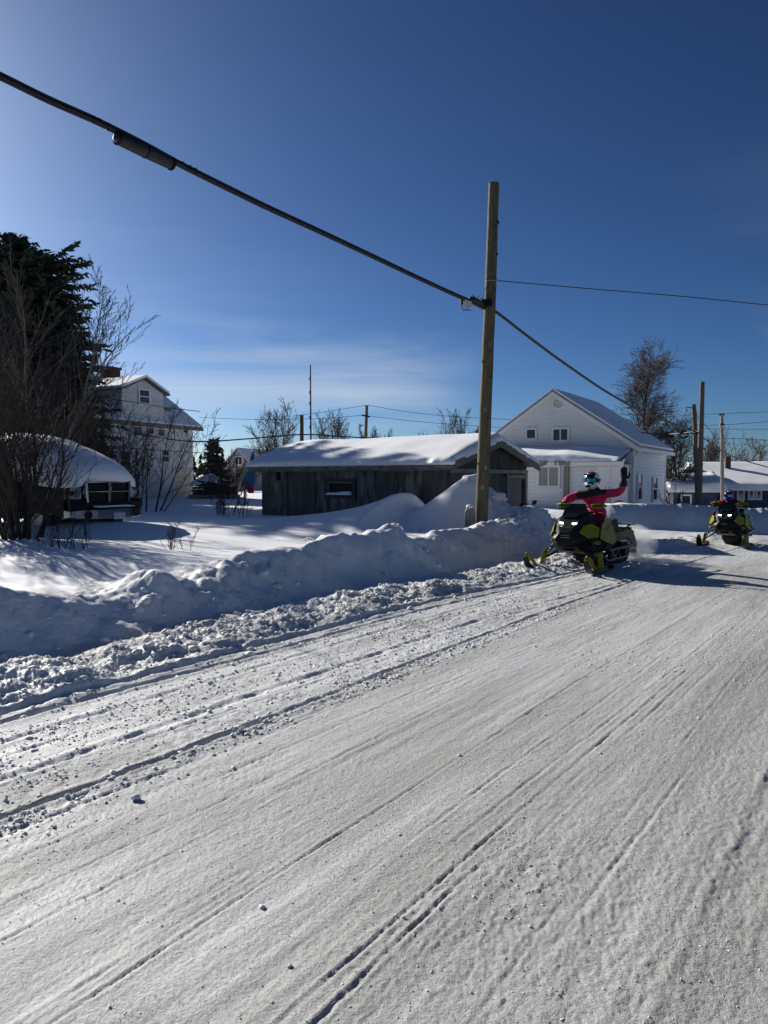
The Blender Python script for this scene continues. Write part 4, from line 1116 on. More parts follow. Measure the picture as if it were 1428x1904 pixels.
# heavy bundle coming in over the left
def heavy_cable():
    t = thing('overhead_cable', 'thick black telephone cable bundle with a splice case crossing the sky at left', 'cable', tuple(h1), 0)
    o0 = Vector(t.location)
    pix = [(-260, 20), (-120, 84), (0, 140), (90, 184), (180, 224), (268, 268), (340, 307), (430, 352), (500, 386), (600, 432), (700, 479), (780, 517), (850, 549), (899, 569)]
    base = wire_tube([W(px, py, planeY(px)) for px, py in pix], 0)
    for dz, dy, r in ((.027, 0, .012), (-.004, .015, .021), (-.015, -.015, .022), (-.035, .005, .018)):
        m = MB(); m.tube([p - o0 + Vector((dy * .4, dy, dz)) for p in base], r, 7); m.build('strand', M['cable'], t, smooth=True)
    # splice case
    a, b = W(213, 246, planeY(213)) - o0, W(324, 300, planeY(324)) - o0
    d = (b - a); pts = [a, a + d * .02, a + d * .10, a + d * .5, a + d * .90, a + d * .98, b]
    dn = Vector((0, 0, -.045))
    m = MB(); m.tube([p + dn for p in pts], [.035, .060, .078, .080, .076, .055, .035], 12); sc = m.build('splice_case', M['cable'], t, smooth=True)
    m = MB(); m.tube([a + Vector((0, 0, .02)), b + Vector((0, 0, .02))], .012, 6); m.build('top_rail', M['black'], sc)
    for q in (.05, .5, .95):
        m = MB(); c = a + d * q + dn; u = d.normalized() * .012
        m.tube([c - u, c + u], .084, 12); m.build('strap', M['black'], sc)
    # lashing clamps and ties
    rng = random.Random(2)
    for px, py in ((172, 218), (182, 222), (200, 232), (338, 302), (352, 309), (362, 314), (826, 536), (838, 541)):
        c = W(px, py + 3, planeY(px)) - o0
        MB().tube([c + Vector((0, 0, -.045)), c + Vector((0, 0, .03))], .018, 6).tube([c + Vector((.01, 0, .0)), c + Vector((.03, .0, .035))], .006, 4).build('clamp', M['black'], t)
    # drop terminal near the pole
    c = W(868, 558, planeY(868)) - o0 + Vector((0, -.05, -.08))
    bx = MB().hexa([(c.x - .10, c.y - .05, c.z - .05), (c.x + .09, c.y - .05, c.z - .11), (c.x + .09, c.y + .05, c.z - .11), (c.x - .10, c.y + .05, c.z - .05), (c.x - .09, c.y - .05, c.z + .09), (c.x + .10, c.y - .05, c.z + .03), (c.x + .10, c.y + .05, c.z + .03), (c.x - .09, c.y + .05, c.z + .09)]).build('terminal_box', M['box_white'], t, bevel=.012)
    MB().box(c.x - .14, c.x - .095, c.y - .05, c.y + .05, c.z - .04, c.z + .08).build('end_cap', M['black'], bx)
    for i in range(5):
        q = c + Vector((-.12 + i * .035, -.05, -.06))
        MB().tube([q, q + Vector((rng.uniform(-.04, .04), 0, -.07)), q + Vector((rng.uniform(-.03, .09), 0, -.11)), q + Vector((.08, 0, -.08))], .005, 4).build('loose_wire', M['wire'], bx)
    # dark sleeve before the pole
    a, b = W(874, 556, planeY(874)) - o0, W(901, 570, planeY(901)) - o0
    MB().tube([a, a.lerp(b, .15), a.lerp(b, .9), b], [.05, .085, .085, .06], 10).build('sleeve', M['cable'], t, smooth=True)
    for q in range(5):
        c = a.lerp(b, .1 + q * .18) + Vector((0, 0, .08))
        MB().tube([c, c + Vector((rng.uniform(-.02, .07), 0, rng.uniform(.02, .07)))], .008, 4).build('cable_tie', M['black'], t)
heavy_cable()
# pole pair beyond the white house
B2 = W(1298, 945, 33.4); T2 = W(1306, 710, 33.4)
pole2 = pole('utility_pole', 'tall slender pole of the pair right of the white house', (B2.x, B2.y, -1.0), tuple(T2), .15, .10, 'pole_grey', 12)
B3 = W(1302, 945, 34.2); T3 = W(1290, 752, 34.2)
pole3 = pole('utility_pole', 'shorter leaning pole of the pair right of the white house', (B3.x, B3.y, -1.0), tuple(T3), .14, .10, 'pole_grey', 12)
B4 = W(1344, 950, 47); T4 = W(1342, 770, 47)
pole4 = pole('utility_pole', 'pale pole with a short crossarm in front of the blue house', (B4.x, B4.y, -1.3), tuple(T4), .13, .10, 'wood_grey', 10)
def pole_bits(t, items):
    for nm, pts, r, mt in items:
        o_ = MB().tube(pts, r, 6).build(nm, M[mt], t); o_.location = -Vector(t.location)
pole_bits(pole4, [('crossarm', [W(1337, 771, 47), W(1347, 771, 47)], .06, 'black'), ('insulator', [W(1338, 791, 46.8), W(1346, 791, 46.8)], .12, 'steel')])
pole_bits(pole3, [('standoff', [W(1290, 759, 34.2), W(1276, 757, 34.0), W(1276, 765, 34.0)], .025, 'wire'), ('cable_clamp', [W(1288, 803, 34.0), W(1300, 805, 33.6)], .10, 'black')])
B5 = W(561, 835, 56); T5 = W(561, 772, 56)
pole5 = pole('utility_pole', 'dark stubby pole beside the tall antenna mast behind the shed', (B5.x, B5.y, 0), tuple(T5), .16, .14, 'plank_dark', 10)
B6 = W(676, 835, 60); T6 = W(682, 754, 60)
pole6 = pole('utility_pole', 'slightly leaning pole with small crossarms over the shed roof', (B6.x, B6.y, 0), tuple(T6), .16, .12, 'pole', 10)
pole_bits(pole6, [('crossarm', [W(673, 772, 59.7), W(688, 775, 59.7)], .07, 'black'), ('insulator', [W(684, 752, 59.9), W(681, 757, 59.9)], .05, 'black'), ('bracket', [W(668, 793, 59.8), W(677, 790, 59.8)], .04, 'black'), ('transformer', [W(669, 788, 59.7), W(669, 796, 59.7)], .08, 'steel')])
A0 = W(578, 840, 50); A1 = W(577, 678, 50)
t = thing('antenna_mast', 'very tall thin antenna mast rising behind the shed roof', 'antenna', (A0.x, A0.y, 0))
MB().tube([Vector((0, 0, 0)), Vector((0, 0, 4)), A1 - Vector((A0.x, A0.y, 0))], [.075, .065, .045], 6).build('mast', M['wire'], t)
for q in (.55, .62, .72, .8, .9):
    p = (A1 - Vector((A0.x, A0.y, 0))) * q
    MB().tube([p + Vector((-.03, 0, -.12)), p + Vector((-.10, -.03, .0)), p + Vector((-.03, 0, .1))], .025, 5).build('standoff', M['wire'], t)
# the pole by the old house
B7 = W(189, 900, 40); T7 = W(192, 738, 40)
pole7 = pole('utility_pole', 'dark thin pole in front of the old white house', (B7.x, B7.y, .2), tuple(T7), .12, .10, 'plank_dark', 8)

def wire(label, pts, r, mat='wire', group='overhead wires', k=5):
    P = wire_tube(pts, r)
    o = MB().tube([p - P[0] for p in P], r, k).build('overhead_wire', M[mat], None, smooth=True)
    o.location = P[0]
    tag(o, label, 'wire', group)
wire('thick cable from the near pole down to the pole pair past the white house', [W(px, py, planeY(px)) for px, py in ((901, 569), (925, 582), (990, 632), (1060, 683), (1140, 736), (1210, 772), (1296, 804))], .038, 'cable')
wire('thin single wire from the near pole to the right edge of the sky', [on1(521) + Vector((.1, -.1, 0)), W(1100, 537, 17.2), W(1280, 552, 17.6), W(1428, 567, 18), W(1700, 590, 18.6)], .011)
wire('second cable hanging below the roof end to the pole pair', [W(1178, 802, 40), W(1230, 808, 37), W(1290, 803, 34)], .035, 'cable')
wire('cable from the pole pair down to the right edge past the blue house', [W(1306, 812, 33.4), W(1340, 838, 36), W(1380, 855, 40), W(1440, 872, 46)], .032, 'cable')
wire('black cable running behind the shed roof to the stubby pole', [W(250, 806, 45), W(360, 821, 50), W(460, 816, 53), W(561, 808, 56), W(640, 812, 57), W(760, 818, 58), W(900, 823, 58)], .05, 'cable')
wire('service cable along the upper front of the old white house', [W(190, 740, 39.5), W(250, 748, 42), W(310, 758, 46), W(372, 765, 51)], .025)
wire('cable sagging low in front of the old white house', [W(100, 815, 36), W(180, 828, 38), W(280, 836, 42), W(372, 842, 49)], .022)
wire('topmost distant power line left of the small crossarm pole', [W(540, 774, 62), W(610, 765, 61), W(682, 753, 60)], .018)
wire('topmost distant power line right of the small crossarm pole', [W(682, 753, 60), W(760, 766, 60), W(850, 775, 60), W(1000, 782, 60)], .018)
wire('lower distant power line left of the small crossarm pole', [W(370, 776, 64), W(480, 780, 62), W(600, 778, 61), W(674, 772, 60)], .018)
wire('lower distant power line right of the small crossarm pole', [W(688, 774, 60), W(780, 784, 60), W(900, 793, 60), W(1000, 797, 60)], .018)
wire('upper power line at the right edge meeting the pale pole', [W(1200, 779, 56), W(1280, 772, 54), W(1342, 769, 52), W(1440, 765, 50)], .016)
wire('middle power line at the right edge on the pale pole', [W(1240, 792, 56), W(1342, 790, 52), W(1440, 783, 50)], .016)
wire('third power line at the right edge below the insulators', [W(1300, 797, 54), W(1370, 798, 52), W(1440, 798, 50)], .016)
wire('lowest thin line at the right edge below the pole tops', [W(1300, 818, 54), W(1360, 815, 52), W(1440, 820, 50)], .016)
wire('thin stay wire slanting from the leaning pole top to the right', [W(1291, 768, 34), W(1320, 800, 36), W(1330, 816, 37)], .016)
wire('thin slack wire from the leaning pole top down to the left', [W(1278, 762, 34), W(1268, 780, 35), W(1245, 800, 38)], .02)
tg = W(1238, 811, 36.5)
o = MB().box(-.33, .33, -.12, .12, -.11, .13).build('splice_case', M['cable']); o.location = tg; tag(o, 'dark splice case hanging on the cable left of the pole pair', 'splice case')
cg = W(1271, 808, 35)
m = MB()
for i in range(4):
    m.tube([(math.cos(a * .7) * (.22 - .02 * i), -.05 + i * .03, math.sin(a * .7) * (.19 - .02 * i)) for a in range(10)], .022, 5)
o = m.build('cable_coil', M['cable']); o.location = cg; tag(o, 'coil of spare cable hanging next to the pole pair', 'cable coil')

# ------------------------------------------------------------------ trees and shrubs
class Grow:
    def __init__(self, seed):
        self.r = random.Random(seed); self.wood = MB(); self.twig = MB(); self.ratio2 = None
    def limb(self, p, d, ln, rad, lev, maxlev, kids, spread, up, wig, ratio, r_ratio=.55, seg=None, min_r=.004, start=.25):
        r = self.r; n = seg or (6 if lev == 0 else 5 if lev == 1 else 3)
        pts = [p.copy()]; rr = [rad]; dirs = [d.copy()]
        for i in range(n):
            d = (d + Vector((r.gauss(0, wig), r.gauss(0, wig), r.gauss(0, wig) + up))).normalized()
            p = p + d * (ln / n); pts.append(p.copy()); dirs.append(d.copy())
            rr.append(max(min_r, rad * (1 - .82 * (i + 1) / n)))
        (self.wood if lev <= 1 else self.twig).tube(pts, rr, 7 if lev == 0 else 5 if lev == 1 else 3, cap=(lev == 0))
        if lev >= maxlev: return
        k = kids[min(lev, len(kids) - 1)]
        for j in range(k):
            q = start + (1 - start) * (j + r.random()) / k
            f = q * n; i = min(int(f), n - 1); u = f - i
            bp = pts[i].lerp(pts[i + 1], u); bd = dirs[i]
            ax = Vector((r.gauss(0, 1), r.gauss(0, 1), r.gauss(0, .6)))
            ax = (ax - bd * ax.dot(bd)).normalized()
            a = spread * r.uniform(.7, 1.25)
            nd = (bd * math.cos(a) + ax * math.sin(a)).normalized()
            self.limb(bp, nd, ln * (self.ratio2 if self.ratio2 and lev >= 1 else ratio) * r.uniform(.7, 1.2) * (1.15 - .55 * q), max(min_r, (rr[i] * .9) * r_ratio), lev + 1, maxlev, kids, spread, up, wig, ratio, r_ratio, None, min_r, .15)
    def done(self, name, label, cat, base, mat, tmat, group, wood='trunk', crown='crown'):
        t = thing(name, label, cat, tuple(base), 0, group)
        self.wood.build(wood, M[mat], t, smooth=True, fix=False)
        if self.twig.v: self.twig.build(crown, M[tmat], t, fix=False)['kind'] = 'stuff'
        return t

def bare_tree(name, label, base, h, seed, kids=(16, 8, 5), spread=.62, up=.05, wig=.09, ratio=.42, rad=.12, mat='bark', tmat='twig', group='bare trees', min_r=.008, maxlev=3, lean=(0, 0), start=.25, stems=1, ratio2=None):
    g = Grow(seed); g.ratio2 = ratio2
    for i in range(stems):
        a = g.r.uniform(0, 6.28); s_ = 0 if stems == 1 else .16
        d = Vector((lean[0] + math.cos(a) * s_, lean[1] + math.sin(a) * s_, 1)).normalized()
        g.limb(Vector((math.cos(a) * .12 * (stems > 1), math.sin(a) * .12 * (stems > 1), -.3)), d, h * g.r.uniform(.85, 1) if i else h, rad * (1 if i == 0 else g.r.uniform(.5, .9)), 0, maxlev, kids, spread, up, wig, ratio, .5, 9, min_r, start)
    return g.done(name, label, 'tree', base, mat, tmat, group)

def shrub(name, label, base, h, seed, stems=12, spread0=.35, kids=(7, 5), spread=.5, up=.05, wig=.10, ratio=.5, rad=.02, mat='bark_dark', tmat='twig', group='bare shrubs', min_r=.004, maxlev=2, foot=.2, cat='shrub', start=.25):
    g = Grow(seed)
    for i in range(stems):
        a = g.r.uniform(0, 6.28); q = g.r.random() ** .7
        d = Vector((math.cos(a) * spread0 * q, math.sin(a) * spread0 * q, 1)).normalized()
        g.limb(Vector((math.cos(a) * foot * q, math.sin(a) * foot * q, -.15)), d, h * g.r.uniform(.6, 1.05), rad * g.r.uniform(.6, 1.2), 0, maxlev, kids, spread, up, wig, ratio, .55, 7, min_r, start)
    return g.done(name, label, cat, base, mat, tmat, group, 'stem', 'twigs')

def at(px, Y, z=None):
    p = W(px, 890, Y); return Vector((p.x, p.y, ztop(p.x, p.y) if z is None else z))

# big shrub at the left edge
shrub('bush', 'huge dense bare bush at the left edge in front of the snowed in truck', at(38, 14.3), 3.6, 21, stems=24, spread0=.38, kids=(12, 7, 3), spread=.55, up=.03, ratio=.36, rad=.030, min_r=.0038, maxlev=3, foot=.38, start=.12)
shrub('bush', 'second bare bush behind the left edge bush', at(-30, 16.5), 4.4, 22, stems=18, spread0=.45, kids=(10, 6, 3), ratio=.42, rad=.035, min_r=.006, maxlev=3, foot=.5, start=.15)
shrub('bush', 'tall reddish brush thicket between the spruces and the truck', at(45, 32), 6.2, 23, stems=22, spread0=.28, kids=(12, 6, 3), ratio=.36, rad=.045, min_r=.008, maxlev=3, foot=1.3, start=.15)
shrub('bush', 'thicket of bare brush behind the truck hood', at(140, 34), 4.4, 33, stems=14, spread0=.4, kids=(10, 6, 2), ratio=.4, rad=.04, min_r=.009, maxlev=3, foot=1.0, start=.15)
# spruces
def spruce(name, label, base, h, rmax, seed, mat='needle', n_wh=34, dens=1.0, lean=0.0, group='spruces', blunt=.0, leaf=.16, z0=.06):
    rng = np.random.default_rng(seed)
    t = thing(name, label, 'tree', tuple(base), 0, group)
    MB().tube([(0, 0, -.3), (lean * .5, 0, h * .5), (lean, 0, h)], [rmax * .075, rmax * .045, .02], 8).build('trunk', M['bark_dark'], t, smooth=True)
    V = []; Fc = []; off = 0
    br = MB()
    for w in range(n_wh):
        q = z0 + (1 - z0) * (w + rng.uniform(-.5, .5)) / n_wh
        q = min(max(q, z0), .985)
        rl = rmax * ((1 - q) ** .75 * (1 - blunt) + blunt * min(1, (1 - q) * 7)) * rng.uniform(.72, 1.12)
        nb = int((5 + rl * 2.2) * dens) + 2
        for b in range(nb):
            a = rng.uniform(0, 2 * math.pi); L = rl * rng.uniform(.6, 1.12)
            droop = -.15 - .25 * (1 - q) + rng.uniform(-.15, .2) + .5 * max(0, q - .7)
            c, s_ = math.cos(a), math.sin(a)
            p0 = np.array([lean * q, 0, min(q * h + rng.uniform(-1.6, 1.6) * h / n_wh, h * .985)])
            n = max(4, int(L / leaf * 2.3))
            br.tube([tuple(p0), tuple(p0 + np.array([c * L * .6, s_ * L * .6, L * .6 * droop])), tuple(p0 + np.array([c * L, s_ * L, L * (droop * .8) + .10 * L]))], [.03 * L * .5 + .008, .015, .005], 3, cap=False)
            for i in range(n):
                f = (i + rng.random()) / n; f = .12 + .88 * f
                zz = L * f * droop + (.10 * L * max(0, f - .6) / .4)
                pc = p0 + np.array([c * L * f, s_ * L * f, zz])
                for side in (-1, 1, 0):
                    ll = leaf * rng.uniform(.8, 2.0) * (1.25 - .5 * f)
                    if side == 0: dv = np.array([c, s_, rng.uniform(-1.0, .7)])
                    else:
                        dv = np.array([-s_ * side + c * .7, c * side + s_ * .7, rng.uniform(-1.0, .6)])
                    dv = dv / np.linalg.norm(dv) * ll
                    wv = np.cross(dv, rng.normal(0, 1, 3)); wv = wv / (np.linalg.norm(wv) + 1e-6) * ll * .20
                    V += [pc - wv, pc + wv, pc + dv * .6 + wv * .8, pc + dv, pc + dv * .6 - wv * .8]
                    Fc += [(off, off + 1, off + 2), (off, off + 2, off + 4), (off + 4, off + 2, off + 3)]; off += 5
    cr = np_mesh('crown', np.array(V), np.array(Fc), M[mat], t, smooth=False)
    br.build('branches', M['bark_dark'], t, fix=False)
    return t
spruce('spruce_tree', 'tall dark spruce with a blunt top at the left edge', at(40, 37), 13.2, 4.7, 41, n_wh=66, blunt=.62, dens=1.35, leaf=.24)
spruce('spruce_tree', 'narrower spruce reaching right over the old house roof', at(106, 38.5), 11.0, 3.6, 42, n_wh=50, dens=1.4, leaf=.22)
spruce('spruce_tree', 'small pointed far spruce left of the cottage', at(398, 72, .3), 5.3, 2.6, 43, 'needle_far', n_wh=20, leaf=.30, dens=.8)
spruce('spruce_tree', 'small far spruce just left of the near pole behind the shed', at(827, 66, .2), 4.3, 1.1, 44, 'needle_far', n_wh=14, leaf=.25, dens=.8)
spruce('spruce_tree', 'far spruce half hidden by the near pole', at(893, 62, .2), 5.9, 1.3, 45, 'needle_far', n_wh=16, leaf=.25, dens=.8)
# birches
bare_tree('birch_tree', 'pale leaning birch with a fan of fine branches right of the spruces', at(84, 30), 9.7, 51, kids=(24, 10, 5), spread=.52, up=.05, ratio=.36, rad=.14, mat='birch', tmat='bark', min_r=.0078, lean=(.05, 0), start=.25, stems=3)
bare_tree('birch_tree', 'pale twin birch stems in front of the tall spruce', at(66, 29), 8.6, 52, kids=(12, 6, 4), spread=.45, up=.05, ratio=.34, rad=.08, mat='birch', tmat='bark', min_r=.007, lean=(-.02, 0), stems=3)
bare_tree('birch_tree', 'pale birch stems nearest the left edge', at(28, 29.5), 8.2, 53, kids=(10, 6, 4), spread=.45, up=.05, ratio=.34, rad=.075, mat='birch', tmat='bark', min_r=.007, lean=(-.08, 0), stems=2)
# shrubs before the old house
shrub('bush', 'spreading dark bare shrub before the garage door of the old house', at(272, 27), 3.9, 61, stems=9, spread0=.6, kids=(7, 4, 2), spread=.6, ratio=.45, rad=.032, min_r=.007, maxlev=3, foot=.5, start=.2)
shrub('bush', 'upright dark shrub right of the truck hood', at(215, 28.5), 3.7, 62, stems=8, spread0=.35, kids=(7, 4, 2), ratio=.42, rad=.03, min_r=.007, maxlev=3, foot=.6, start=.2)
shrub('bush', 'low tangled shrub at the foot of the old house', at(240, 33), 3.2, 63, stems=8, spread0=.45, kids=(7, 4, 2), ratio=.42, rad=.03, min_r=.008, maxlev=3, foot=.9, start=.2)
# saplings standing in the yard snow
for i, (px, Y, h, ns, lb) in enumerate(((88, 12.4, .62, 4, 'leftmost thin sapling cluster in the yard snow'), (118, 12.2, .72, 5, 'thin sapling cluster right of the bush in the yard snow'), (150, 12.2, .66, 4, 'thin forked sapling nearest the truck plate in the yard snow'), (316, 12.7, .60, 4, 'left of the two small forked saplings in open snow'), (349, 13.0, .78, 2, 'right and taller of the two small forked saplings in open snow'))):
    shrub('sapling', lb, at(px, Y), h, 70 + i, stems=ns, spread0=.42, kids=(7, 3), spread=.5, ratio=.42, rad=.0085, min_r=.0028, maxlev=2, foot=.10, group='saplings in the snow', cat='sapling', mat='bark_dark', tmat='bark_dark', start=.2)
for i, (px, Y, h, lb) in enumerate(((405, 24, .9, 'thin weedy stems near the flag, leftmost clump'), (424, 23.5, 1.0, 'thin weedy stems near the flag, middle clump'), (440, 22.5, .95, 'thin weedy stems nearest the shed corner'))):
    shrub('sapling', lb, at(px, Y), h, 80 + i, stems=6, spread0=.35, kids=(6, 3), spread=.5, ratio=.4, rad=.010, min_r=.005, maxlev=2, foot=.3, group='saplings in the snow', cat='sapling', mat='bark_dark', tmat='bark_dark', start=.2)
# background bare trees
far = [('round bare tree above the left end of the shed roof', 510, 55, 6.2, 16, .85, .05, .9), ('bare tree behind the antenna mast above the shed roof', 607, 57, 6.0, 16, .7, .08, .8),
       ('low bushy bare tree at the small crossarm pole', 700, 62, 5.0, 16, .6, .1, 1.0), ('small bare tree over the middle of the shed roof', 781, 66, 4.9, 12, .4, .08, .6), ('airy bare tree left of the near pole over the shed roof', 857, 60, 6.2, 14, .6, .05, .8)]
for i, (lb, px, Y, h, k, sp_, up, rr) in enumerate(far):
    bare_tree('bare_tree', lb, at(px, Y, .2), h, 90 + i, kids=(k, 8, 4), spread=sp_ * .75, up=up + .03, ratio=.42, rad=.07 * rr, min_r=.009, wig=.06, group='bare trees in the distance', start=.15, stems=6)
bare_tree('bare_tree', 'big pyramid shaped bare tree behind the white house', at(1192, 54, -.6), 10.6, 97, kids=(74, 15, 6), spread=.76, up=.045, ratio=.31, rad=.20, min_r=.0095, start=.08, ratio2=.5)
bare_tree('bare_tree', 'bare tree between the white house and the pole pair', at(1262, 52, -.6), 6.2, 98, kids=(22, 10, 4), spread=.7, up=.04, ratio=.42, rad=.12, min_r=.010, wig=.07, start=.15, stems=3)
bare_tree('bare_tree', 'spiky bare tree right of the pole pair', at(1322, 60, -.8), 5.4, 99, kids=(18, 8, 3), spread=.6, up=.08, ratio=.45, rad=.11, min_r=.010, wig=.06, start=.15, stems=5)
bare_tree('bare_tree', 'thin bare tree behind the blue house roof', at(1368, 62, -.8), 6.0, 100, kids=(10, 6, 3), spread=.6, up=.06, ratio=.42, rad=.09, min_r=.010, wig=.06, start=.25, stems=3)
bare_tree('bare_tree', 'bare tree at the right edge above the blue roof', at(1424, 58, -.8), 5.0, 101, kids=(16, 8, 3), spread=.7, up=.04, ratio=.42, rad=.11, min_r=.015, start=.2)
bare_tree('bare_tree', 'wispy bare tree left of the right edge above the blue roof', at(1398, 64, -.8), 5.2, 102, kids=(10, 6, 3), spread=.6, up=.06, ratio=.42, rad=.09, min_r=.010, wig=.06, start=.25, stems=3)
shrub('bush', 'brown brush growing over the lumber pile left of the shed', at(424, 44), 2.4, 105, stems=22, spread0=.5, kids=(8, 4), ratio=.42, rad=.02, min_r=.009, foot=.9)
shrub('bush', 'small twiggy bush in front of the lit snow of the blue house', at(1262, 33.5), 1.6, 104, stems=12, spread0=.7, kids=(6, 4), ratio=.45, rad=.015, min_r=.007, foot=.3)
# the far wood
def far_wood():
    rng = np.random.default_rng(5); V = []; Fc = []; off = 0
    for i in range(420):
        x = rng.uniform(-90, 120); y = rng.uniform(150, 175); h = rng.uniform(4.0, 7.5) if x < 0 else rng.uniform(2.0, 4.5); r = h * .26
        for k in range(26):
            q = rng.random() ** .8; a = rng.uniform(0, 6.28); rr = r * (1 - q) * rng.uniform(.5, 1.1) + .1
            c = np.array([x + math.cos(a) * rr * .5, y + math.sin(a) * rr * .5, h * q])
            d = np.array([math.cos(a) * rr, math.sin(a) * rr, -.25 * rr]); w = np.array([-math.sin(a), math.cos(a), rng.uniform(-.4, .4)]) * rr * .8 + .25
            V += [c - w, c + w, c + d, c + np.array([0, 0, h * .16])]; Fc += [(off, off + 1, off + 2), (off, off + 3, off + 1)]; off += 4
    o = np_mesh('far_wood', np.array(V), np.array(Fc), M['needle_far'], smooth=False)
    tag(o, 'dark line of far evergreen wood on the horizon', 'wood', kind='stuff')
far_wood()
# ------------------------------------------------------------------ snowed-in pickup
def pickup():
    rz = math.atan2(-.41, .914)
    t = thing('pickup_truck', 'black pickup truck buried under a thick dome of snow beside the bush', 'truck', (-6.35, 17.1, .19), rz)
    t.scale = (1.1, 1.1, 1.1)
    # body: hood, cab, bed as one shell
    def sec(x, hw, zb, zm, zt, ht): return [(x, -hw, zb), (x, -hw, zm), (x, -ht, zt), (x, ht, zt), (x, hw, zm), (x, hw, zb)]
    MB().loft([sec(-.18, .95, .55, 1.08, 1.18, .80), sec(-.5, .98, .55, 1.12, 1.22, .84), sec(-1.45, .98, .55, 1.14, 1.27, .86)]).build('hood', M['truck'], t, bevel=.03)
    MB().loft([sec(-1.45, .98, .45, 1.14, 1.30, .84), sec(-2.15, .98, .45, 1.14, 1.86, .70), sec(-3.55, .98, .45, 1.14, 1.88, .70), sec(-3.75, .98, .45, 1.14, 1.40, .80)]).build('cab', M['truck'], t, bevel=.03)
    MB().box(-5.8, -3.76, -.98, .98, .5, 1.25).build('cargo_bed', M['truck'], t, bevel=.03)
    # grille: chrome frame, cross bars, dark insert
    g = MB(); y0, y1, z0, z1 = -.60, .60, .79, 1.22
    g.box(-.12, .0, y0 - .03, y1 + .03, z1 - .02, z1 + .015)
    g.plate([(.0, y0 - .03, z1 - .02), (.0, y0 + .02, z1 - .02), (.01, y0 + .05, z0), (.0, y0, z0)], (-.12, 0, 0))
    g.plate([(.0, y1 + .03, z1 - .02), (.0, y1 - .02, z1 - .02), (.01, y1 - .05, z0), (.0, y1, z0)], (-.12, 0, 0))
    g.box(-.1, .02, -.035, .035, z0, z1 - .02)
    g.box(-.1, .012, y0 + .04, -.035, 1.005, 1.028); g.box(-.1, .012, .035, y1 - .04, 1.005, 1.028)
    gr = g.build('grille', M['chrome'], t, bevel=.008)
    MB().box(-.16, -.06, y0 + .03, y1 - .03, z0, z1 - .04).build('grille_mesh', M['dark_hole'], gr)
    MB().ball((.04, 0, 1.09), (.014, .045, .05), 10, 6).build('badge', M['chrome'], gr, smooth=True)
    # headlights
    for sg in (-1, 1):
        ya, yb = sg * .65, sg * .95
        h = MB().hexa([(-.30, ya, .86), (-.09, ya, .86), (-.19, yb, .86), (-.36, yb, .86), (-.30, ya, 1.11), (-.11, ya, 1.11), (-.21, yb, 1.11), (-.36, yb, 1.11)])
        ho = h.build('headlight', M['lens'], t, bevel=.02)
        MB().tube([(-.14, sg * .73, .985), (-.105, sg * .725, .985)], [.085, .095], 14).build('reflector', M['chrome'], ho)
        MB().tube([(-.18, sg * .87, .985), (-.145, sg * .865, .985)], [.05, .06], 12).build('reflector', M['chrome'], ho)
        MB().box(-.38, -.215, *sorted((sg * .952, sg * .99)), .87, 1.10).build('amber_marker', M['amber'], ho)
        # fender, wheel
        MB().loft([[( -.22, sg * .94, .45), (-.22, sg * 1.0, .48), (-.22, sg * 1.0, 1.10), (-.22, sg * .94, 1.14)], [(-1.5, sg * .96, .85), (-1.5, sg * 1.02, .85), (-1.5, sg * 1.02, 1.10), (-1.5, sg * .96, 1.15)]]).build('fender', M['truck'], t)
        wh = MB().tube([(-.95, sg * .72, .36), (-.95, sg * .99, .36)], .38, 18).build('wheel', M['rubber'], t)
        MB().tube([(-.95, sg * .97, .36), (-.95, sg * 1.0, .36)], .22, 14).build('rim', M['steel'], wh)
        MB().hexa([(-.03, sg * .52, .55), (.0, sg * .52, .55), (-.03, sg * .98, .55), (-.12, sg * .98, .55), (-.05, sg * .52, .85), (-.02, sg * .52, .85), (-.05, sg * .98, .85), (-.14, sg * .98, .85)]).build('front_panel', M['truck'], t)
    # bumper with recesses, step snow, plate
    b = MB()
    def bs(y, x0, x1, z0, z1): return [(x0, y, z0), (x1, y, z0 + .03), (x1, y, z1 - .03), (x0, y, z1)]
    b.loft([bs(-1.0, -.25, -.06, .47, .66), bs(-.85, -.15, .06, .44, .68), bs(-.45, -.1, .13, .42, .68), bs(.45, -.1, .13, .42, .68), bs(.85, -.15, .06, .44, .68), bs(1.0, -.25, -.06, .47, .66)])
    bo = b.build('bumper', M['chrome_dark'], t, bevel=.012)
    for sg in (-1, 1):
        MB().tube([(.06, sg * .66, .55), (.112, sg * .66, .55)], .085, 12).build('fog_lamp_recess', M['black'], bo)
    MB().box(-.05, .03, -.95, .95, .685, .785).build('lower_grille', M['dark_hole'], t)
    MB().box(.132, .142, -.02, .30, .43, .57).build('licence_plate', M['plate'], bo)
    snow_sheet('bumper_snow', bo, -.06, .12, -.52, .52, lambda x, y: .685 + 0 * x, .055, 8, 24, .06, 4)
    MB().plate([(-1.52, -.70, 1.32), (-1.52, .70, 1.32), (-2.08, .64, 1.80), (-2.08, -.64, 1.80)], (.012, 0, .01)).build('windscreen', M['glass'], t)
    # dome of snow
    xs = np.linspace(-5.85, .05, 110); ys = np.linspace(-1.04, 1.04, 56)
    X, Y = np.meshgrid(xs, ys, indexing='ij')
    top = np.interp(X, [-5.85, -5.6, -4.2, -3.6, -3.0, -2.4, -1.9, -1.4, -.8, -.3, -.08, .02, .05], [1.5, 1.85, 2.0, 2.22, 2.30, 2.30, 2.26, 2.15, 1.93, 1.70, 1.58, 1.48, 1.34])
    ker = np.array([1, 2, 3, 2, 1]) / 9
    top = np.apply_along_axis(lambda v: np.convolve(np.pad(v, 2, 'edge'), ker, 'valid'), 0, top)
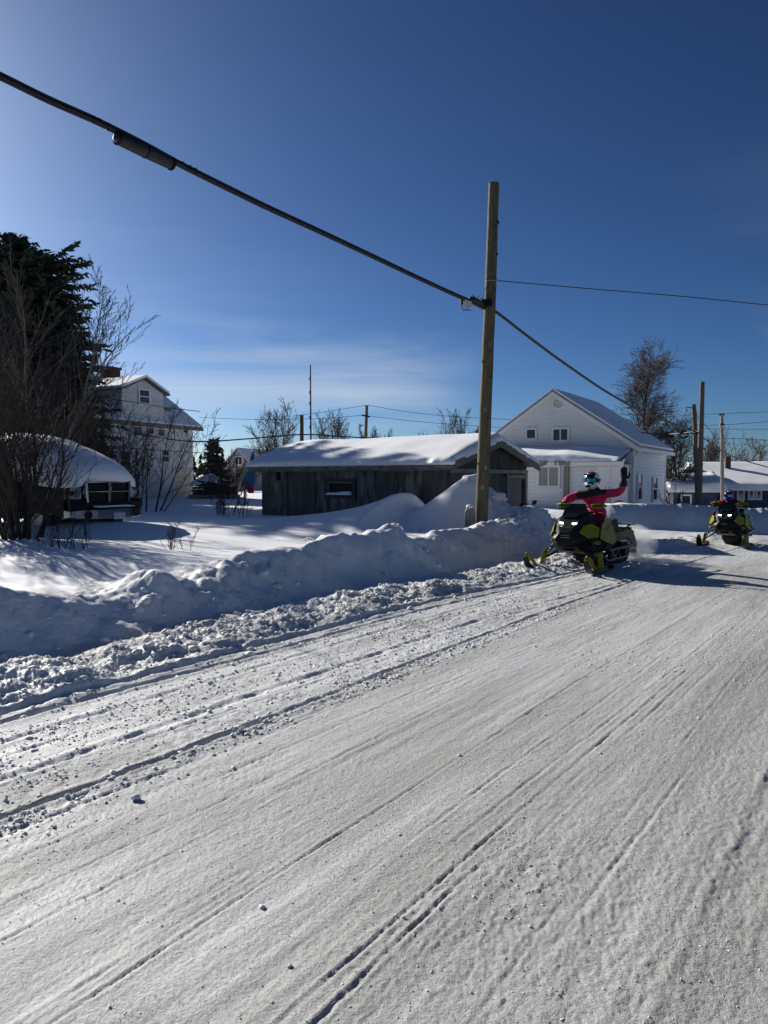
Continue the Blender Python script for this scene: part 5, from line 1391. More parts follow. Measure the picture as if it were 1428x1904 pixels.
    low = np.interp(X, [-5.85, -3.9, -3.7, -2.1, -1.5, 0, .1], [1.22, 1.22, 1.45, 1.60, 1.28, 1.24, 1.25])
    low = low + .035 * fbm(X * 2.1, Y * 2.1, 3, 4) - .11 * sst(.55, .75, np.abs(Y)) * sst(-1.6, -.6, X)
    Yn = np.abs(Y) / 1.04
    X = X - .30 * Yn ** 3 * sst(-1.2, .05, X)
    r = np.clip(np.abs(Y) / 1.04, 0, 1)
    Z = low + (top - low) * np.clip(1 - r ** 2.6, 0, 1) ** .62 + .02 * fbm(X * 1.5, Y * 1.5, 3, 2)
    V = np.concatenate([np.stack([X, Y, Z], -1).reshape(-1, 3), np.stack([X, Y, np.minimum(Z, low) - .02], -1).reshape(-1, 3)])
    nx, ny = X.shape; idx = np.arange(nx * ny).reshape(nx, ny); k = nx * ny
    q = np.stack([idx[:-1, :-1], idx[1:, :-1], idx[1:, 1:], idx[:-1, 1:]], -1).reshape(-1, 4)
    fs = [q, q[:, ::-1] + k]
    for e, rev in ((idx[:, 0], 1), (idx[:, -1], 0), (idx[0, :], 0), (idx[-1, :], 1)):
        w = np.stack([e[:-1], e[1:], e[1:] + k, e[:-1] + k], -1); fs.append(w[:, ::-1] if rev else w)
    np_mesh('snow_dome', V, np.concatenate(fs), M['cap_snow'], t)
pickup()

# ------------------------------------------------------------------ snowmobiles
HEAD = math.atan2(-.80, -.60)
def snowmobile():
    t = thing('snowmobile', 'black and lime snowmobile carrying the waving rider, skis towards the camera', 'snowmobile', (3.25, 12.8, 0), HEAD, 'snowmobiles on the snowy road')
    S = lambda x, wb, zb, wm, zm, wt, zt: [(x, wb, zb), (x, wm, zm), (x, wt, zt), (x, -wt, zt), (x, -wm, zm), (x, -wb, zb)]
    MB().loft([S(.27, .13, .49, .19, .58, .10, .68), S(.20, .17, .43, .26, .58, .16, .80), S(.06, .21, .35, .34, .57, .20, .92), S(-.18, .25, .30, .40, .55, .22, 1.0), S(-.42, .27, .28, .42, .52, .21, 1.03), S(-.75, .26, .28, .40, .50, .16, .93), S(-1.1, .22, .34, .28, .46, .13, .82)]).build('hull', M['black'], t, bevel=.015)
    # hood cap and small windshield
    MB().loft([[(.08, -.13, .90), (.08, .13, .90), (.06, .11, .95), (.06, -.11, .95)], [(-.20, -.17, 1.0), (-.20, .17, 1.0), (-.22, .14, 1.06), (-.22, -.14, 1.06)], [(-.42, -.16, 1.03), (-.42, .16, 1.03), (-.42, .13, 1.08), (-.42, -.13, 1.08)]]).build('hood_cap', M['black_gloss'], t, bevel=.01)
    MB().loft([[(.0, -.19, .93), (.0, .19, .93), (-.02, .18, .94), (-.02, -.18, .94)], [(-.20, -.20, 1.10), (-.20, .20, 1.10), (-.22, .19, 1.10), (-.22, -.19, 1.10)], [(-.28, -.14, 1.17), (-.28, .14, 1.17), (-.30, .13, 1.165), (-.30, -.13, 1.165)]]).build('windshield', M['black_gloss'], t)
    for sg in (-1, 1):
        MB().hexa([(.10, sg * .085, .838), (.178, sg * .085, .836), (.160, sg * .155, .838), (.10, sg * .155, .838), (.10, sg * .085, .858), (.170, sg * .085, .856), (.152, sg * .155, .862), (.10, sg * .155, .862)]).build('headlight', M['lamp'], t)
        f = lambda pts, th, nm, mt, par=t: MB().plate([(x, sg * y, z) for x, y, z in pts], (0, sg * th, 0)).build(nm, M[mt], par, bevel=.008)
        f([(.225, .225, .70), (.10, .335, .60), (-.16, .405, .60), (-.26, .385, .76), (-.06, .315, .84), (.10, .255, .815)], .025, 'front_fairing', 'lime')
        sp_ = f([(-.20, .425, .58), (-.30, .415, .82), (-.60, .385, .93), (-.78, .375, .90), (-1.02, .395, .66), (-1.14, .375, .47), (-.84, .425, .43), (-.45, .445, .50)], .022, 'side_panel', 'lime')
        MB().plate([(x, sg * y, z) for x, y, z in ((-.45, .455, .72), (-.80, .425, .83), (-.80, .425, .815), (-.46, .455, .70))], (0, sg * .006, 0)).build('side_stripe', M['black'], sp_)
        f([(-.02, .36, .52), (-.12, .415, .47), (-.26, .43, .50), (-.14, .415, .545)], .02, 'lower_badge', 'lime')
        f([(-.10, .34, .86), (-.30, .37, .87), (-.62, .33, .985), (-.55, .25, 1.02), (-.28, .26, .97)], .015, 'upper_fairing', 'black_gloss')
        # tunnel side and running board
        f([(-1.12, .215, .44), (-1.12, .215, .57), (-2.45, .215, .62), (-2.62, .215, .56), (-2.50, .215, .47), (-1.8, .215, .42)], .02, 'tunnel_side', 'lime_grey')
        MB().box(-2.05, -.72, *sorted((sg * .238, sg * .44)), .315, .345).build('running_board', M['black'], t)
        MB().tube([(-.72, sg * .43, .34), (-1.9, sg * .44, .35), (-2.2, sg * .25, .46)], .018, 6).build('board_rail', M['steel'], t)
        # ski
        y = .535
        prof = [(-.50, .075), (-.42, .035), (-.1, .028), (.30, .028), (.46, .055), (.58, .13), (.66, .24), (.685, .30)]
        wd = [.05, .07, .075, .075, .07, .062, .05, .03]
        m = MB(); m.loft([[(x, sg * y - w, z), (x, sg * y + w, z), (x, sg * y + w * .8, z + .028), (x, sg * y - w * .8, z + .028)] for (x, z), w in zip(prof, wd)])
        sk = m.build('ski', M['black'], t)
        MB().tube([(.22, sg * y, .06), (.34, sg * y, .15), (.48, sg * y, .27), (.62, sg * y, .33), (.69, sg * y, .29)], [.028, .03, .032, .032, .022], 8).build('ski_loop', M['lime'], sk, smooth=True)
        MB().box(-.25, .30, sg * y - .045, sg * y + .045, .057, .085).build('ski_saddle', M['lime'], sk)
        # spindle and arms
        MB().loft([[(-.06, sg * y - .035, .08), (.06, sg * y - .035, .08), (.06, sg * y + .035, .08), (-.06, sg * y + .035, .08)], [(-.09, sg * .50 - .03, .36), (.0, sg * .50 - .03, .36), (.0, sg * .50 + .03, .36), (-.09, sg * .50 + .03, .36)]]).build('spindle', M['lime'], t, bevel=.008)
        MB().tube([(.12, sg * .22, .40), (-.03, sg * .50, .21), (-.28, sg * .24, .38)], .018, 6).build('control_arm', M['black'], t)
        MB().tube([(.06, sg * .26, .50), (-.05, sg * .50, .345), (-.25, sg * .28, .50)], .015, 6).build('control_arm', M['black'], t)
        a, b = Vector((-.02, sg * .46, .28)), Vector((-.12, sg * .26, .66))
        sh = MB().tube([a, b], .018, 6).build('shock', M['steel'], t)
        cp = []
        for i in range(64):
            q = .15 + .7 * i / 63; an = i * .8; d = (b - a).normalized(); u1 = d.cross(Vector((0, 0, 1))).normalized(); u2 = d.cross(u1)
            cp.append(a.lerp(b, q) + (u1 * math.cos(an) + u2 * math.sin(an)) * .042)
        MB().tube(cp, .007, 4).build('coil_spring', M['black_gloss'], sh)
        # grips, guards, mirrors
        MB().tube([(-.47, sg * .26, 1.145), (-.50, sg * .43, 1.13)], .019, 8).build('grip', M['rubber'], t)
        m = MB(); hp = [(-.36, .20, 1.10), (-.355, .27, 1.085), (-.365, .36, 1.09), (-.40, .45, 1.115)]
        m.loft([[(x, sg * y_, z), (x - .025, sg * y_, z + .01), (x - .035, sg * y_, z + h), (x - .01, sg * y_, z + h)] for (x, y_, z), h in zip(hp, (.06, .085, .085, .05))])
        hg = m.build('hand_guard', M['lime'], t, bevel=.01)
        MB().box(-.40, -.358, *sorted((sg * .25, sg * .41)), 1.125, 1.145).build('guard_slot', M['black'], hg)
    for i in range(5):
        z_ = .60 + i * .038; x_ = .262 - .018 * i if i > 1 else .268 - .004 * i
        MB().box(x_ - .03, x_ + .012, -.085 + .006 * i, .085 - .006 * i, z_, z_ + .014).build('nose_slat', M['flap'], t)
    MB().tube([(.17, -.17, .80), (.235, -.06, .79), (.24, 0, .775), (.235, .06, .79), (.17, .17, .80)], .008, 5).build('headlight_trim', M['steel'], t)
    MB().tube([(.10, -.28, .50), (.25, -.20, .46), (.30, 0, .45), (.25, .20, .46), (.10, .28, .50)], .016, 6).build('front_bumper', M['black_gloss'], t)
    MB().box(.02, .16, -.10, .10, .36, .372).build('skid_plate', M['steel'], t)
    # handlebar
    MB().tube([(-.52, -.44, 1.13), (-.47, -.24, 1.15), (-.44, -.08, 1.10), (-.44, .08, 1.10), (-.47, .24, 1.15), (-.52, .44, 1.13)], .014, 8).build('handlebar', M['steel'], t)
    MB().loft([[(-.36, -.06, .98), (-.36, .06, .98), (-.52, .06, .96), (-.52, -.06, .96)], [(-.42, -.05, 1.12), (-.42, .05, 1.12), (-.50, .05, 1.12), (-.50, -.05, 1.12)]]).build('steering_post', M['black'], t, bevel=.01)
    # seat and tunnel
    MB().loft([[(-.70, -.11, .78), (-.70, .11, .78), (-.70, .09, .93), (-.70, -.09, .93)], [(-1.0, -.15, .60), (-1.0, .15, .60), (-1.0, .13, .84), (-1.0, -.13, .84)], [(-1.55, -.18, .58), (-1.55, .18, .58), (-1.55, .15, .82), (-1.55, -.15, .82)], [(-1.95, -.17, .60), (-1.95, .17, .60), (-1.95, .13, .84), (-1.95, -.13, .84)]]).build('seat', M['suit_black'], t, bevel=.03)
    MB().loft([[(-.9, -.21, .40), (-.9, .21, .40), (-.9, .19, .58), (-.9, -.19, .58)], [(-2.3, -.21, .46), (-2.3, .21, .46), (-2.3, .19, .61), (-2.3, -.19, .61)], [(-2.62, -.20, .50), (-2.62, .20, .50), (-2.62, .18, .60), (-2.62, -.18, .60)]]).build('tunnel', M['black'], t, bevel=.01)
    MB().tube([(-2.0, -.20, .62), (-2.3, -.24, .70), (-2.68, -.22, .70), (-2.74, -.12, .69), (-2.74, .12, .69), (-2.68, .22, .70), (-2.3, .24, .70), (-2.0, .20, .62)], .017, 6).build('rear_rack', M['black_gloss'], t)
    MB().box(-2.66, -2.62, -.16, .16, .56, .64).build('tail_light', M['red'], t)
    MB().loft([[(-2.60, -.22, .54), (-2.60, .22, .54), (-2.62, .22, .54), (-2.62, -.22, .54)], [(-2.74, -.24, .32), (-2.74, .24, .32), (-2.76, .24, .32), (-2.76, -.24, .32)], [(-2.72, -.24, .12), (-2.72, .24, .12), (-2.74, .24, .12), (-2.74, -.24, .12)]]).build('snow_flap', M['flap'], t)
    # track with lugs
    loop = []
    for i in range(12): loop.append((-1.0 - 1.25 * i / 12, .03))
    for i in range(9): a = -math.pi / 2 - math.pi * i / 8; loop.append((-2.30 + .155 * math.cos(a), .185 + .155 * math.sin(a)))
    for i in range(1, 12): loop.append((-2.25 + 1.55 * i / 12, .345 + .04 * i / 12))
    for i in range(6): a = math.pi / 2 - math.pi * .75 * i / 5; loop.append((-.66 + .12 * math.cos(a), .27 + .12 * math.sin(a)))
    m = MB(); n = len(loop)
    cx = sum(p[0] for p in loop) / n; cz = .19
    inner = [(x + (cx - x) * .03, z + (cz - z) * .14) for x, z in loop]
    for i in range(n):
        j = (i + 1) % n
        m.hexa([(loop[i][0], -.19, loop[i][1]), (loop[j][0], -.19, loop[j][1]), (loop[j][0], .19, loop[j][1]), (loop[i][0], .19, loop[i][1]), (inner[i][0], -.19, inner[i][1]), (inner[j][0], -.19, inner[j][1]), (inner[j][0], .19, inner[j][1]), (inner[i][0], .19, inner[i][1])])
    tr = m.build('track', M['rubber'], t, fix=False)
    m = MB()
    for i in range(n):
        a, b = Vector((loop[i][0], 0, loop[i][1])), Vector((loop[(i + 1) % n][0], 0, loop[(i + 1) % n][1]))
        d = (b - a).normalized(); nr = Vector((d.z, 0, -d.x)); nr = nr if nr.dot(a - Vector((cx, 0, cz))) > 0 else -nr
        for q in (.2, .7):
            c = a.lerp(b, q)
            p = [c - d * .008, c + d * .008]
            m.hexa([(p[0].x, -.18, p[0].z), (p[1].x, -.18, p[1].z), (p[1].x, .18, p[1].z), (p[0].x, .18, p[0].z)] + [(v.x + nr.x * .035, y_, v.z + nr.z * .035) for v, y_ in ((p[0], -.18), (p[1], -.18), (p[1], .18), (p[0], .18))])
    m.build('lugs', M['rubber'], tr, fix=False)
    for (x, z, r) in ((-2.30, .185, .11), (-1.9, .115, .065), (-1.55, .115, .065), (-1.15, .12, .065)):
        for sg in (-1, 1):
            w_ = MB().tube([(x, sg * .10, z), (x, sg * .205, z)], r, 12).build('idler_wheel', M['black'], t)
    for sg in (-1, 1):
        MB().tube([(-.95, sg * .21, .20), (-1.2, sg * .21, .09), (-2.3, sg * .21, .09)], .022, 6).build('slide_rail', M['steel'], t)
        MB().tube([(-1.25, sg * .205, .40), (-1.6, sg * .205, .12), (-2.0, sg * .205, .38)], .02, 6).build('suspension_arm', M['flap'], t)
    return t
sled = snowmobile()
sled2 = copy_tree(sled)
sled2.location = (9.0, 19.45, ztop(9.0, 19.45) + .0)
sled2.rotation_euler = (0, 0, HEAD + R(2))
sled2['label'] = 'farther black and lime snowmobile following at the right edge'
sled.location.z = ztop(3.25, 12.8) - .005

# ------------------------------------------------------------------ riders
def helmet_mat(name, a, b, c, scale):
    m, t, bs = new_mat(name)
    tc = t.nodes.new('ShaderNodeTexCoord')
    vo = t.nodes.new('ShaderNodeTexVoronoi'); vo.inputs['Scale'].default_value = scale
    mp = t.nodes.new('ShaderNodeMapping'); mp.inputs['Scale'].default_value = (1, 1, 2.2); mp.inputs['Rotation'].default_value = (.5, .6, .2)
    t.links.new(tc.outputs['Object'], mp.inputs[0]); t.links.new(mp.outputs[0], vo.inputs['Vector'])
    cr = t.nodes.new('ShaderNodeValToRGB'); cr.color_ramp.interpolation = 'CONSTANT'
    cr.color_ramp.elements[0].color = (*a, 1); cr.color_ramp.elements[1].position = .42; cr.color_ramp.elements[1].color = (*b, 1)
    e_ = cr.color_ramp.elements.new(.92); e_.color = (*c, 1)
    sp_ = t.nodes.new('ShaderNodeSeparateColor'); t.links.new(vo.outputs['Color'], sp_.inputs[0])
    t.links.new(sp_.outputs[0], cr.inputs[0]); t.links.new(cr.outputs[0], bs.inputs['Base Color'])
    bs.inputs['Roughness'].default_value = .18
    return m
M['helmet1'] = helmet_mat('helmet shell pattern', (.012, .012, .014), (.75, .75, .76), (.45, .03, .10), 9)
M['helmet2'] = helmet_mat('second helmet shell pattern', (.012, .012, .016), (.03, .06, .20), (.55, .56, .6), 9)
def goggle_mat(name, c1, c2):
    m, t, bs = new_mat(name)
    lw = t.nodes.new('ShaderNodeTexCoord'); sp_ = t.nodes.new('ShaderNodeSeparateXYZ'); t.links.new(lw.outputs['Object'], sp_.inputs[0])
    mr = t.nodes.new('ShaderNodeMapRange'); mr.inputs['From Min'].default_value = -.09; mr.inputs['From Max'].default_value = .07
    t.links.new(sp_.outputs['Y'], mr.inputs['Value'])
    mx = t.nodes.new('ShaderNodeMix'); mx.data_type = 'RGBA'; mx.inputs['A'].default_value = (*c1, 1); mx.inputs['B'].default_value = (*c2, 1)
    t.links.new(mr.outputs[0], mx.inputs['Factor']); t.links.new(mx.outputs['Result'], bs.inputs['Base Color'])
    bs.inputs['Metallic'].default_value = .75; bs.inputs['Roughness'].default_value = .10
    return m
M['goggle'] = goggle_mat('mirrored goggle lens', (.04, .10, .55), (.03, .55, .45))
M['goggle2'] = goggle_mat('violet mirrored lens', (.10, .12, .6), (.25, .2, .6))

def skin_body(name, joints, edges, root, rule, mats):
    me = bpy.data.meshes.new(name)
    names = list(joints)
    me.from_pydata([joints[k][0] for k in names], [(names.index(a), names.index(b)) for a, b in edges], [])
    o = link(name + '_cage', me)
    m = o.modifiers.new('skin', 'SKIN'); m.use_smooth_shade = True; m.branch_smoothing = .5
    sub = o.modifiers.new('sub', 'SUBSURF'); sub.levels = 3; sub.render_levels = 3
    for i, k in enumerate(names):
        sv = me.skin_vertices[0].data[i]; r = joints[k][1]
        sv.radius = r if hasattr(r, '__len__') else (r, r); sv.use_root = (k == root)
    dg = bpy.context.evaluated_depsgraph_get(); dg.update()
    ev = o.evaluated_get(dg); nm = bpy.data.meshes.new_from_object(ev)
    bpy.data.objects.remove(o); bpy.data.meshes.remove(me)
    nm.name = name; nm.materials.clear()
    for q in mats: nm.materials.append(M[q])
    # cloth folds: small relief along the limbs
    n = len(nm.vertices); co = np.empty(n * 3, np.float32); nm.vertices.foreach_get('co', co); co = co.reshape(-1, 3)
    no = np.empty(n * 3, np.float32); nm.vertices.foreach_get('normal', no); no = no.reshape(-1, 3)
    co = co + no * (.010 * fbm(co[:, 0] * 14 + co[:, 2] * 9, co[:, 1] * 14 + co[:, 2] * 20, 2, 1))[:, None]
    nm.vertices.foreach_set('co', co.ravel().astype(np.float32))
    for p in nm.polygons:
        p.material_index = rule(p.center); p.use_smooth = True
    nm.update()
    return link(name, nm)

def glove(parent, wrist, palm_dir, finger_dir, side, curl, mat='suit_black', k=1.22):
    """padded glove: cuff, palm, four fingers and a thumb leaving the side of the palm"""
    w = Vector(wrist); f = Vector(finger_dir).normalized(); n = Vector(palm_dir).normalized(); n = (n - f * n.dot(f)).normalized(); s = f.cross(n).normalized() * side
    g = MB()
    def ring(c, a, b): return [tuple(c + s * a * math.cos(t_) + n * b * math.sin(t_)) for t_ in [2 * math.pi * i / 10 for i in range(10)]]
    g.loft([ring(w - f * .09, .056, .052), ring(w - f * .02, .060, .054), ring(w + f * .01, .042, .036), ring(w + f * .05, .050, .030), ring(w + f * .10, .052, .027), ring(w + f * .115, .046, .022)])
    for i, (o_, l_) in enumerate(((.036, .085), (.012, .098), (-.012, .092), (-.035, .072))):
        p = w + f * .10 + s * o_; d = f; pts = [p]; rr = [.0145]
        for j in range(4):
            d = (d * math.cos(curl) + n * math.sin(curl)).normalized(); 
            e1 = n * math.cos(curl) - f * math.sin(curl)
            p = p + d * (l_ / 4); pts.append(p); rr.append(.0155 - .0012 * j)
        pts.append(p + d * .008); rr.append(.006)
        g.tube(pts, rr, 8)
    p = w + f * .03 + s * .045; d = (s * .8 + f * .75).normalized()
    g.tube([p, p + d * .035, p + d * .035 + (f * .9 + s * .3 + n * curl).normalized() * .035, p + d * .035 + (f * .95 + s * .2 + n * curl).normalized() * .058], [.019, .018, .016, .007], 8)
    g.v = [tuple(w + (Vector(p) - w) * k) for p in g.v]
    return g.build('glove', M[mat], parent, smooth=True)

def helmet(parent, c, yaw, tilt, shell, lens, sc=1.0, peak='black_gloss'):
    """open-face motocross helmet with peak, chin bar and goggles; faces +x before turning"""
    b = MB()
    seg, rings = 20, 14; vs_ = []; fs = []
    for i in range(rings + 1):
        th = math.pi * (i / rings) * .86
        for q in range(seg):
            a = 2 * math.pi * q / seg
            x, y, z = math.sin(th) * math.cos(a), math.sin(th) * math.sin(a), math.cos(th)
            # chin bar pushes out in front below the eyes, eye port set back
            ex = .165 + (.055 * max(0, math.cos(a)) ** 2 * float(sst(.05, -.6, z)))
            port = max(0, math.cos(a)) ** 3 * math.exp(-((z - .05) / .28) ** 2)
            vs_.append((x * (ex - .035 * port), y * .140 * (1 - .12 * float(sst(-.2, -.9, z))), z * .168))
    for i in range(rings):
        for q in range(seg):
            r = (q + 1) % seg; fs.append((i * seg + q, i * seg + r, (i + 1) * seg + r, (i + 1) * seg + q))
    b.add([(x * sc, y * sc, z * sc) for x, y, z in vs_], fs)
    o = b.build('helmet', M[shell], parent, smooth=True)
    o.location = c; o.rotation_euler = (0, tilt, yaw)
    def arc(x, r, a0, a1, z0, z1, th, n=9):
        m = MB(); secs = []
        for i in range(n):
            a = a0 + (a1 - a0) * i / (n - 1)
            e = 1 - .25 * abs(2 * i / (n - 1) - 1) ** 4
            zc = (z0 + z1) / 2; h = (z1 - z0) / 2 * e
            p = lambda rr, z: (sc * (x + rr * math.cos(a)), sc * rr * 1.04 * math.sin(a), sc * z)
            secs.append([p(r, zc - h), p(r + th, zc - h), p(r + th, zc + h), p(r, zc + h)])
        return m.loft(secs)
    arc(.01, .118, -1.05, 1.05, -.035, .065, .026).build('goggle_frame', M['black'], o, bevel=.006)
    arc(.01, .140, -.80, .80, -.016, .046, .010, 13).build('goggle_lens', M[lens], o, smooth=False)
    arc(0, .128, 1.05, 2 * math.pi - 1.05, -.008, .034, .020, 15).build('goggle_strap', M['black'], o)
    MB().loft([[(sc * .10, -sc * .10, sc * .105), (sc * .10, sc * .10, sc * .105), (sc * .09, sc * .09, sc * .120), (sc * .09, -sc * .09, sc * .120)], [(sc * .19, -sc * .085, sc * .112), (sc * .19, sc * .085, sc * .112), (sc * .185, sc * .08, sc * .126), (sc * .185, -sc * .08, sc * .126)], [(sc * .245, -sc * .055, sc * .095), (sc * .245, sc * .055, sc * .095), (sc * .24, sc * .05, sc * .105), (sc * .24, -sc * .05, sc * .105)]]).build('peak', M[peak], o, bevel=.006)
    MB().box(sc * .19, sc * .222, -sc * .045, sc * .045, -sc * .115, -sc * .075).build('mouth_vent', M['black'], o, bevel=.006)
    return o

def rider1():
    J = {'pelvis': ((-1.18, 0, .92), (.165, .145)), 'waist': ((-1.12, 0, 1.07), (.185, .165)), 'chest': ((-1.02, 0, 1.25), (.215, .175)), 'neck0': ((-.98, 0, 1.40), (.125, .11)), 'neck': ((-.955, 0, 1.48), .062), 'head': ((-.94, 0, 1.56), .085),
         'rsh': ((-.98, -.21, 1.345), .100), 'relb': ((-.80, -.43, 1.215), .076), 'rwr': ((-.56, -.37, 1.155), .050),
         'lsh': ((-1.0, .21, 1.35), .100), 'lelb': ((-.96, .47, 1.355), .080), 'lfo': ((-.94, .57, 1.45), .068), 'lwr': ((-.93, .58, 1.575), .050),
         'rhip': ((-1.10, -.14, .92), .125), 'rkn': ((-.70, -.26, .88), .088), 'rsn': ((-.76, -.31, .64), .072), 'ran': ((-.84, -.335, .42), .062), 'rto': ((-.66, -.345, .385), .052),
         'lhip': ((-1.10, .14, .92), .125), 'lkn': ((-.70, .26, .88), .088), 'lsn': ((-.76, .31, .64), .072), 'lan': ((-.84, .335, .42), .062), 'lto': ((-.66, .345, .385), .052)}
    E_ = [('pelvis', 'waist'), ('waist', 'chest'), ('chest', 'neck0'), ('neck0', 'neck'), ('neck', 'head'), ('chest', 'rsh'), ('rsh', 'relb'), ('relb', 'rwr'), ('chest', 'lsh'), ('lsh', 'lelb'), ('lelb', 'lfo'), ('lfo', 'lwr'),
          ('pelvis', 'rhip'), ('rhip', 'rkn'), ('rkn', 'rsn'), ('rsn', 'ran'), ('ran', 'rto'), ('pelvis', 'lhip'), ('lhip', 'lkn'), ('lkn', 'lsn'), ('lsn', 'lan'), ('lan', 'lto')]
    def rule(c):
        x, y, z = c
        if z > 1.26 + .22 * (y + .1) and abs(y) < .27 - .3 * max(0, 1.33 - z) and z > 1.2: return 1
        if z < .58 and x > -1.05: return 1
        return 0
    p = skin_body('person', J, E_, 'pelvis', rule, ['pink', 'suit_black'])
    p.location = sled.location; p.rotation_euler = sled.rotation_euler
    tag(p, 'rider in a pink and black snowsuit and helmet waving one raised arm', 'person', 'snowmobile riders')
    helmet(p, (-.925, 0, 1.575), 0.02, 0.03, 'helmet1', 'goggle')
    glove(p, (-.93, .578, 1.585), (1, .2, 0), (.0, .02, 1), 1, .06)
    glove(p, (-.575, -.372, 1.155), (0, 0, -1), (.95, .12, .05), 1, .55)
    MB().tube([(-.935, .572, 1.49), (-.93, .577, 1.565)], [.062, .066], 10).build('glove_cuff', M['suit_black'], p, smooth=True)
    for sg in (-1, 1):
        MB().loft([[(-.93, sg * .335 - .055, .345), (-.60, sg * .345 - .055, .345), (-.60, sg * .345 + .055, .345), (-.93, sg * .335 + .055, .345)], [(-.93, sg * .335 - .06, .40), (-.57, sg * .345 - .05, .38), (-.57, sg * .345 + .05, .38), (-.93, sg * .335 + .06, .40)], [(-.92, sg * .335 - .06, .50), (-.72, sg * .345 - .05, .48), (-.72, sg * .345 + .05, .48), (-.92, sg * .335 + .06, .50)]]).build('boot', M['rubber'], p, bevel=.015)
rider1()
def rider2():
    J = {'pelvis': ((-1.18, -.03, .84), (.15, .135)), 'waist': ((-1.10, -.05, .96), (.14, .13)), 'chest': ((-.96, -.07, 1.10), (.155, .135)), 'neck0': ((-.87, -.07, 1.21), (.09, .085)), 'neck': ((-.82, -.07, 1.27), .06), 'head': ((-.79, -.07, 1.33), .08),
         'rsh': ((-.92, -.25, 1.17), .072), 'relb': ((-.74, -.42, 1.08), .056), 'rwr': ((-.555, -.36, 1.145), .042),
         'lsh': ((-.92, .11, 1.17), .072), 'lelb': ((-.76, .40, 1.06), .056), 'lwr': ((-.555, .37, 1.145), .042),
         'rhip': ((-1.10, -.15, .84), .115), 'rkn': ((-.72, -.26, .84), .082), 'ran': ((-.84, -.33, .42), .06), 'rto': ((-.66, -.345, .385), .05),
         'lhip': ((-1.10, .11, .84), .115), 'lkn': ((-.72, .26, .84), .082), 'lan': ((-.84, .335, .42), .06), 'lto': ((-.66, .345, .385), .05)}
    E_ = [('pelvis', 'waist'), ('waist', 'chest'), ('chest', 'neck0'), ('neck0', 'neck'), ('neck', 'head'), ('chest', 'rsh'), ('rsh', 'relb'), ('relb', 'rwr'), ('chest', 'lsh'), ('lsh', 'lelb'), ('lelb', 'lwr'),
          ('pelvis', 'rhip'), ('rhip', 'rkn'), ('rkn', 'ran'), ('ran', 'rto'), ('pelvis', 'lhip'), ('lhip', 'lkn'), ('lkn', 'lan'), ('lan', 'lto')]
    def rule(c):
        x, y, z = c
        if y < -.30 and z > .95: return 1 if z < 1.12 or x > -.8 else 2
        if y < -.17 and z > 1.08: return 2
        if z < .6: return 3
        return 0
    p = skin_body('person', J, E_, 'pelvis', rule, ['suit_dark', 'teal', 'pink', 'suit_black'])
    p.location = sled2.location; p.rotation_euler = sled2.rotation_euler
    tag(p, 'crouched rider with blue goggles and teal and pink sleeve on the farther snowmobile', 'person', 'snowmobile riders')
    helmet(p, (-.775, -.07, 1.345), .05, .12, 'helmet2', 'goggle2', .98, 'black')
    for sg in (-1, 1):
        glove(p, (-.57, sg * .365, 1.145), (0, 0, -1), (.95, -sg * .12, .02), -sg, .55)
        MB().loft([[(-.93, sg * .335 - .055, .345), (-.60, sg * .345 - .055, .345), (-.60, sg * .345 + .055, .345), (-.93, sg * .335 + .055, .345)], [(-.93, sg * .335 - .06, .40), (-.57, sg * .345 - .05, .38), (-.57, sg * .345 + .05, .38), (-.93, sg * .335 + .06, .40)], [(-.92, sg * .335 - .06, .50), (-.72, sg * .345 - .05, .48), (-.72, sg * .345 + .05, .48), (-.92, sg * .335 + .06, .50)]]).build('boot', M['rubber'], p, bevel=.015)
rider2()

# ------------------------------------------------------------------ snow thrown up behind the first machine
def spray():
    m, t, b = new_mat('powder snow in the air')
    t.nodes.remove(b); out = t.nodes['Material Output']
    pv = t.nodes.new('ShaderNodeVolumePrincipled'); pv.inputs['Color'].default_value = (.95, .96, 1, 1); pv.inputs['Anisotropy'].default_value = .3
    tc = t.nodes.new('ShaderNodeTexCoord')
    ln = t.nodes.new('ShaderNodeVectorMath'); ln.operation = 'LENGTH'; t.links.new(tc.outputs['Object'], ln.inputs[0])
    mr = t.nodes.new('ShaderNodeMapRange'); mr.inputs['From Min'].default_value = 1.0; mr.inputs['From Max'].default_value = .1; t.links.new(ln.outputs['Value'], mr.inputs['Value'])
    no = t.nodes.new('ShaderNodeTexNoise'); no.inputs['Scale'].default_value = 2.6; no.inputs['Detail'].default_value = 4; t.links.new(tc.outputs['Object'], no.inputs['Vector'])
    r2 = t.nodes.new('ShaderNodeMapRange'); r2.inputs['From Min'].default_value = .40; r2.inputs['From Max'].default_value = .7; t.links.new(no.outputs['Fac'], r2.inputs['Value'])
    mu = t.nodes.new('ShaderNodeMath'); mu.operation = 'MULTIPLY'; t.links.new(mr.outputs[0], mu.inputs[0]); t.links.new(r2.outputs[0], mu.inputs[1])
    m2 = t.nodes.new('ShaderNodeMath'); m2.operation = 'MULTIPLY'; m2.inputs[1].default_value = 16.0; t.links.new(mu.outputs[0], m2.inputs[0])
    t.links.new(m2.outputs[0], pv.inputs['Density']); t.links.new(pv.outputs[0], out.inputs['Volume'])
    o = MB().ball((0, 0, 0), 1.0, 20, 14).build('snow_spray', m)
    c = sled.matrix_world if False else None
    hx, hy = math.cos(HEAD), math.sin(HEAD)
    o.location = (3.2 - hx * 3.05, 12.8 - hy * 3.05, .25)
    o.scale = (.85, .60, .46); o.rotation_euler = (0, 0, HEAD)
    tag(o, 'cloud of powder snow thrown up behind the first snowmobile', 'snow spray', kind='stuff')
spray()

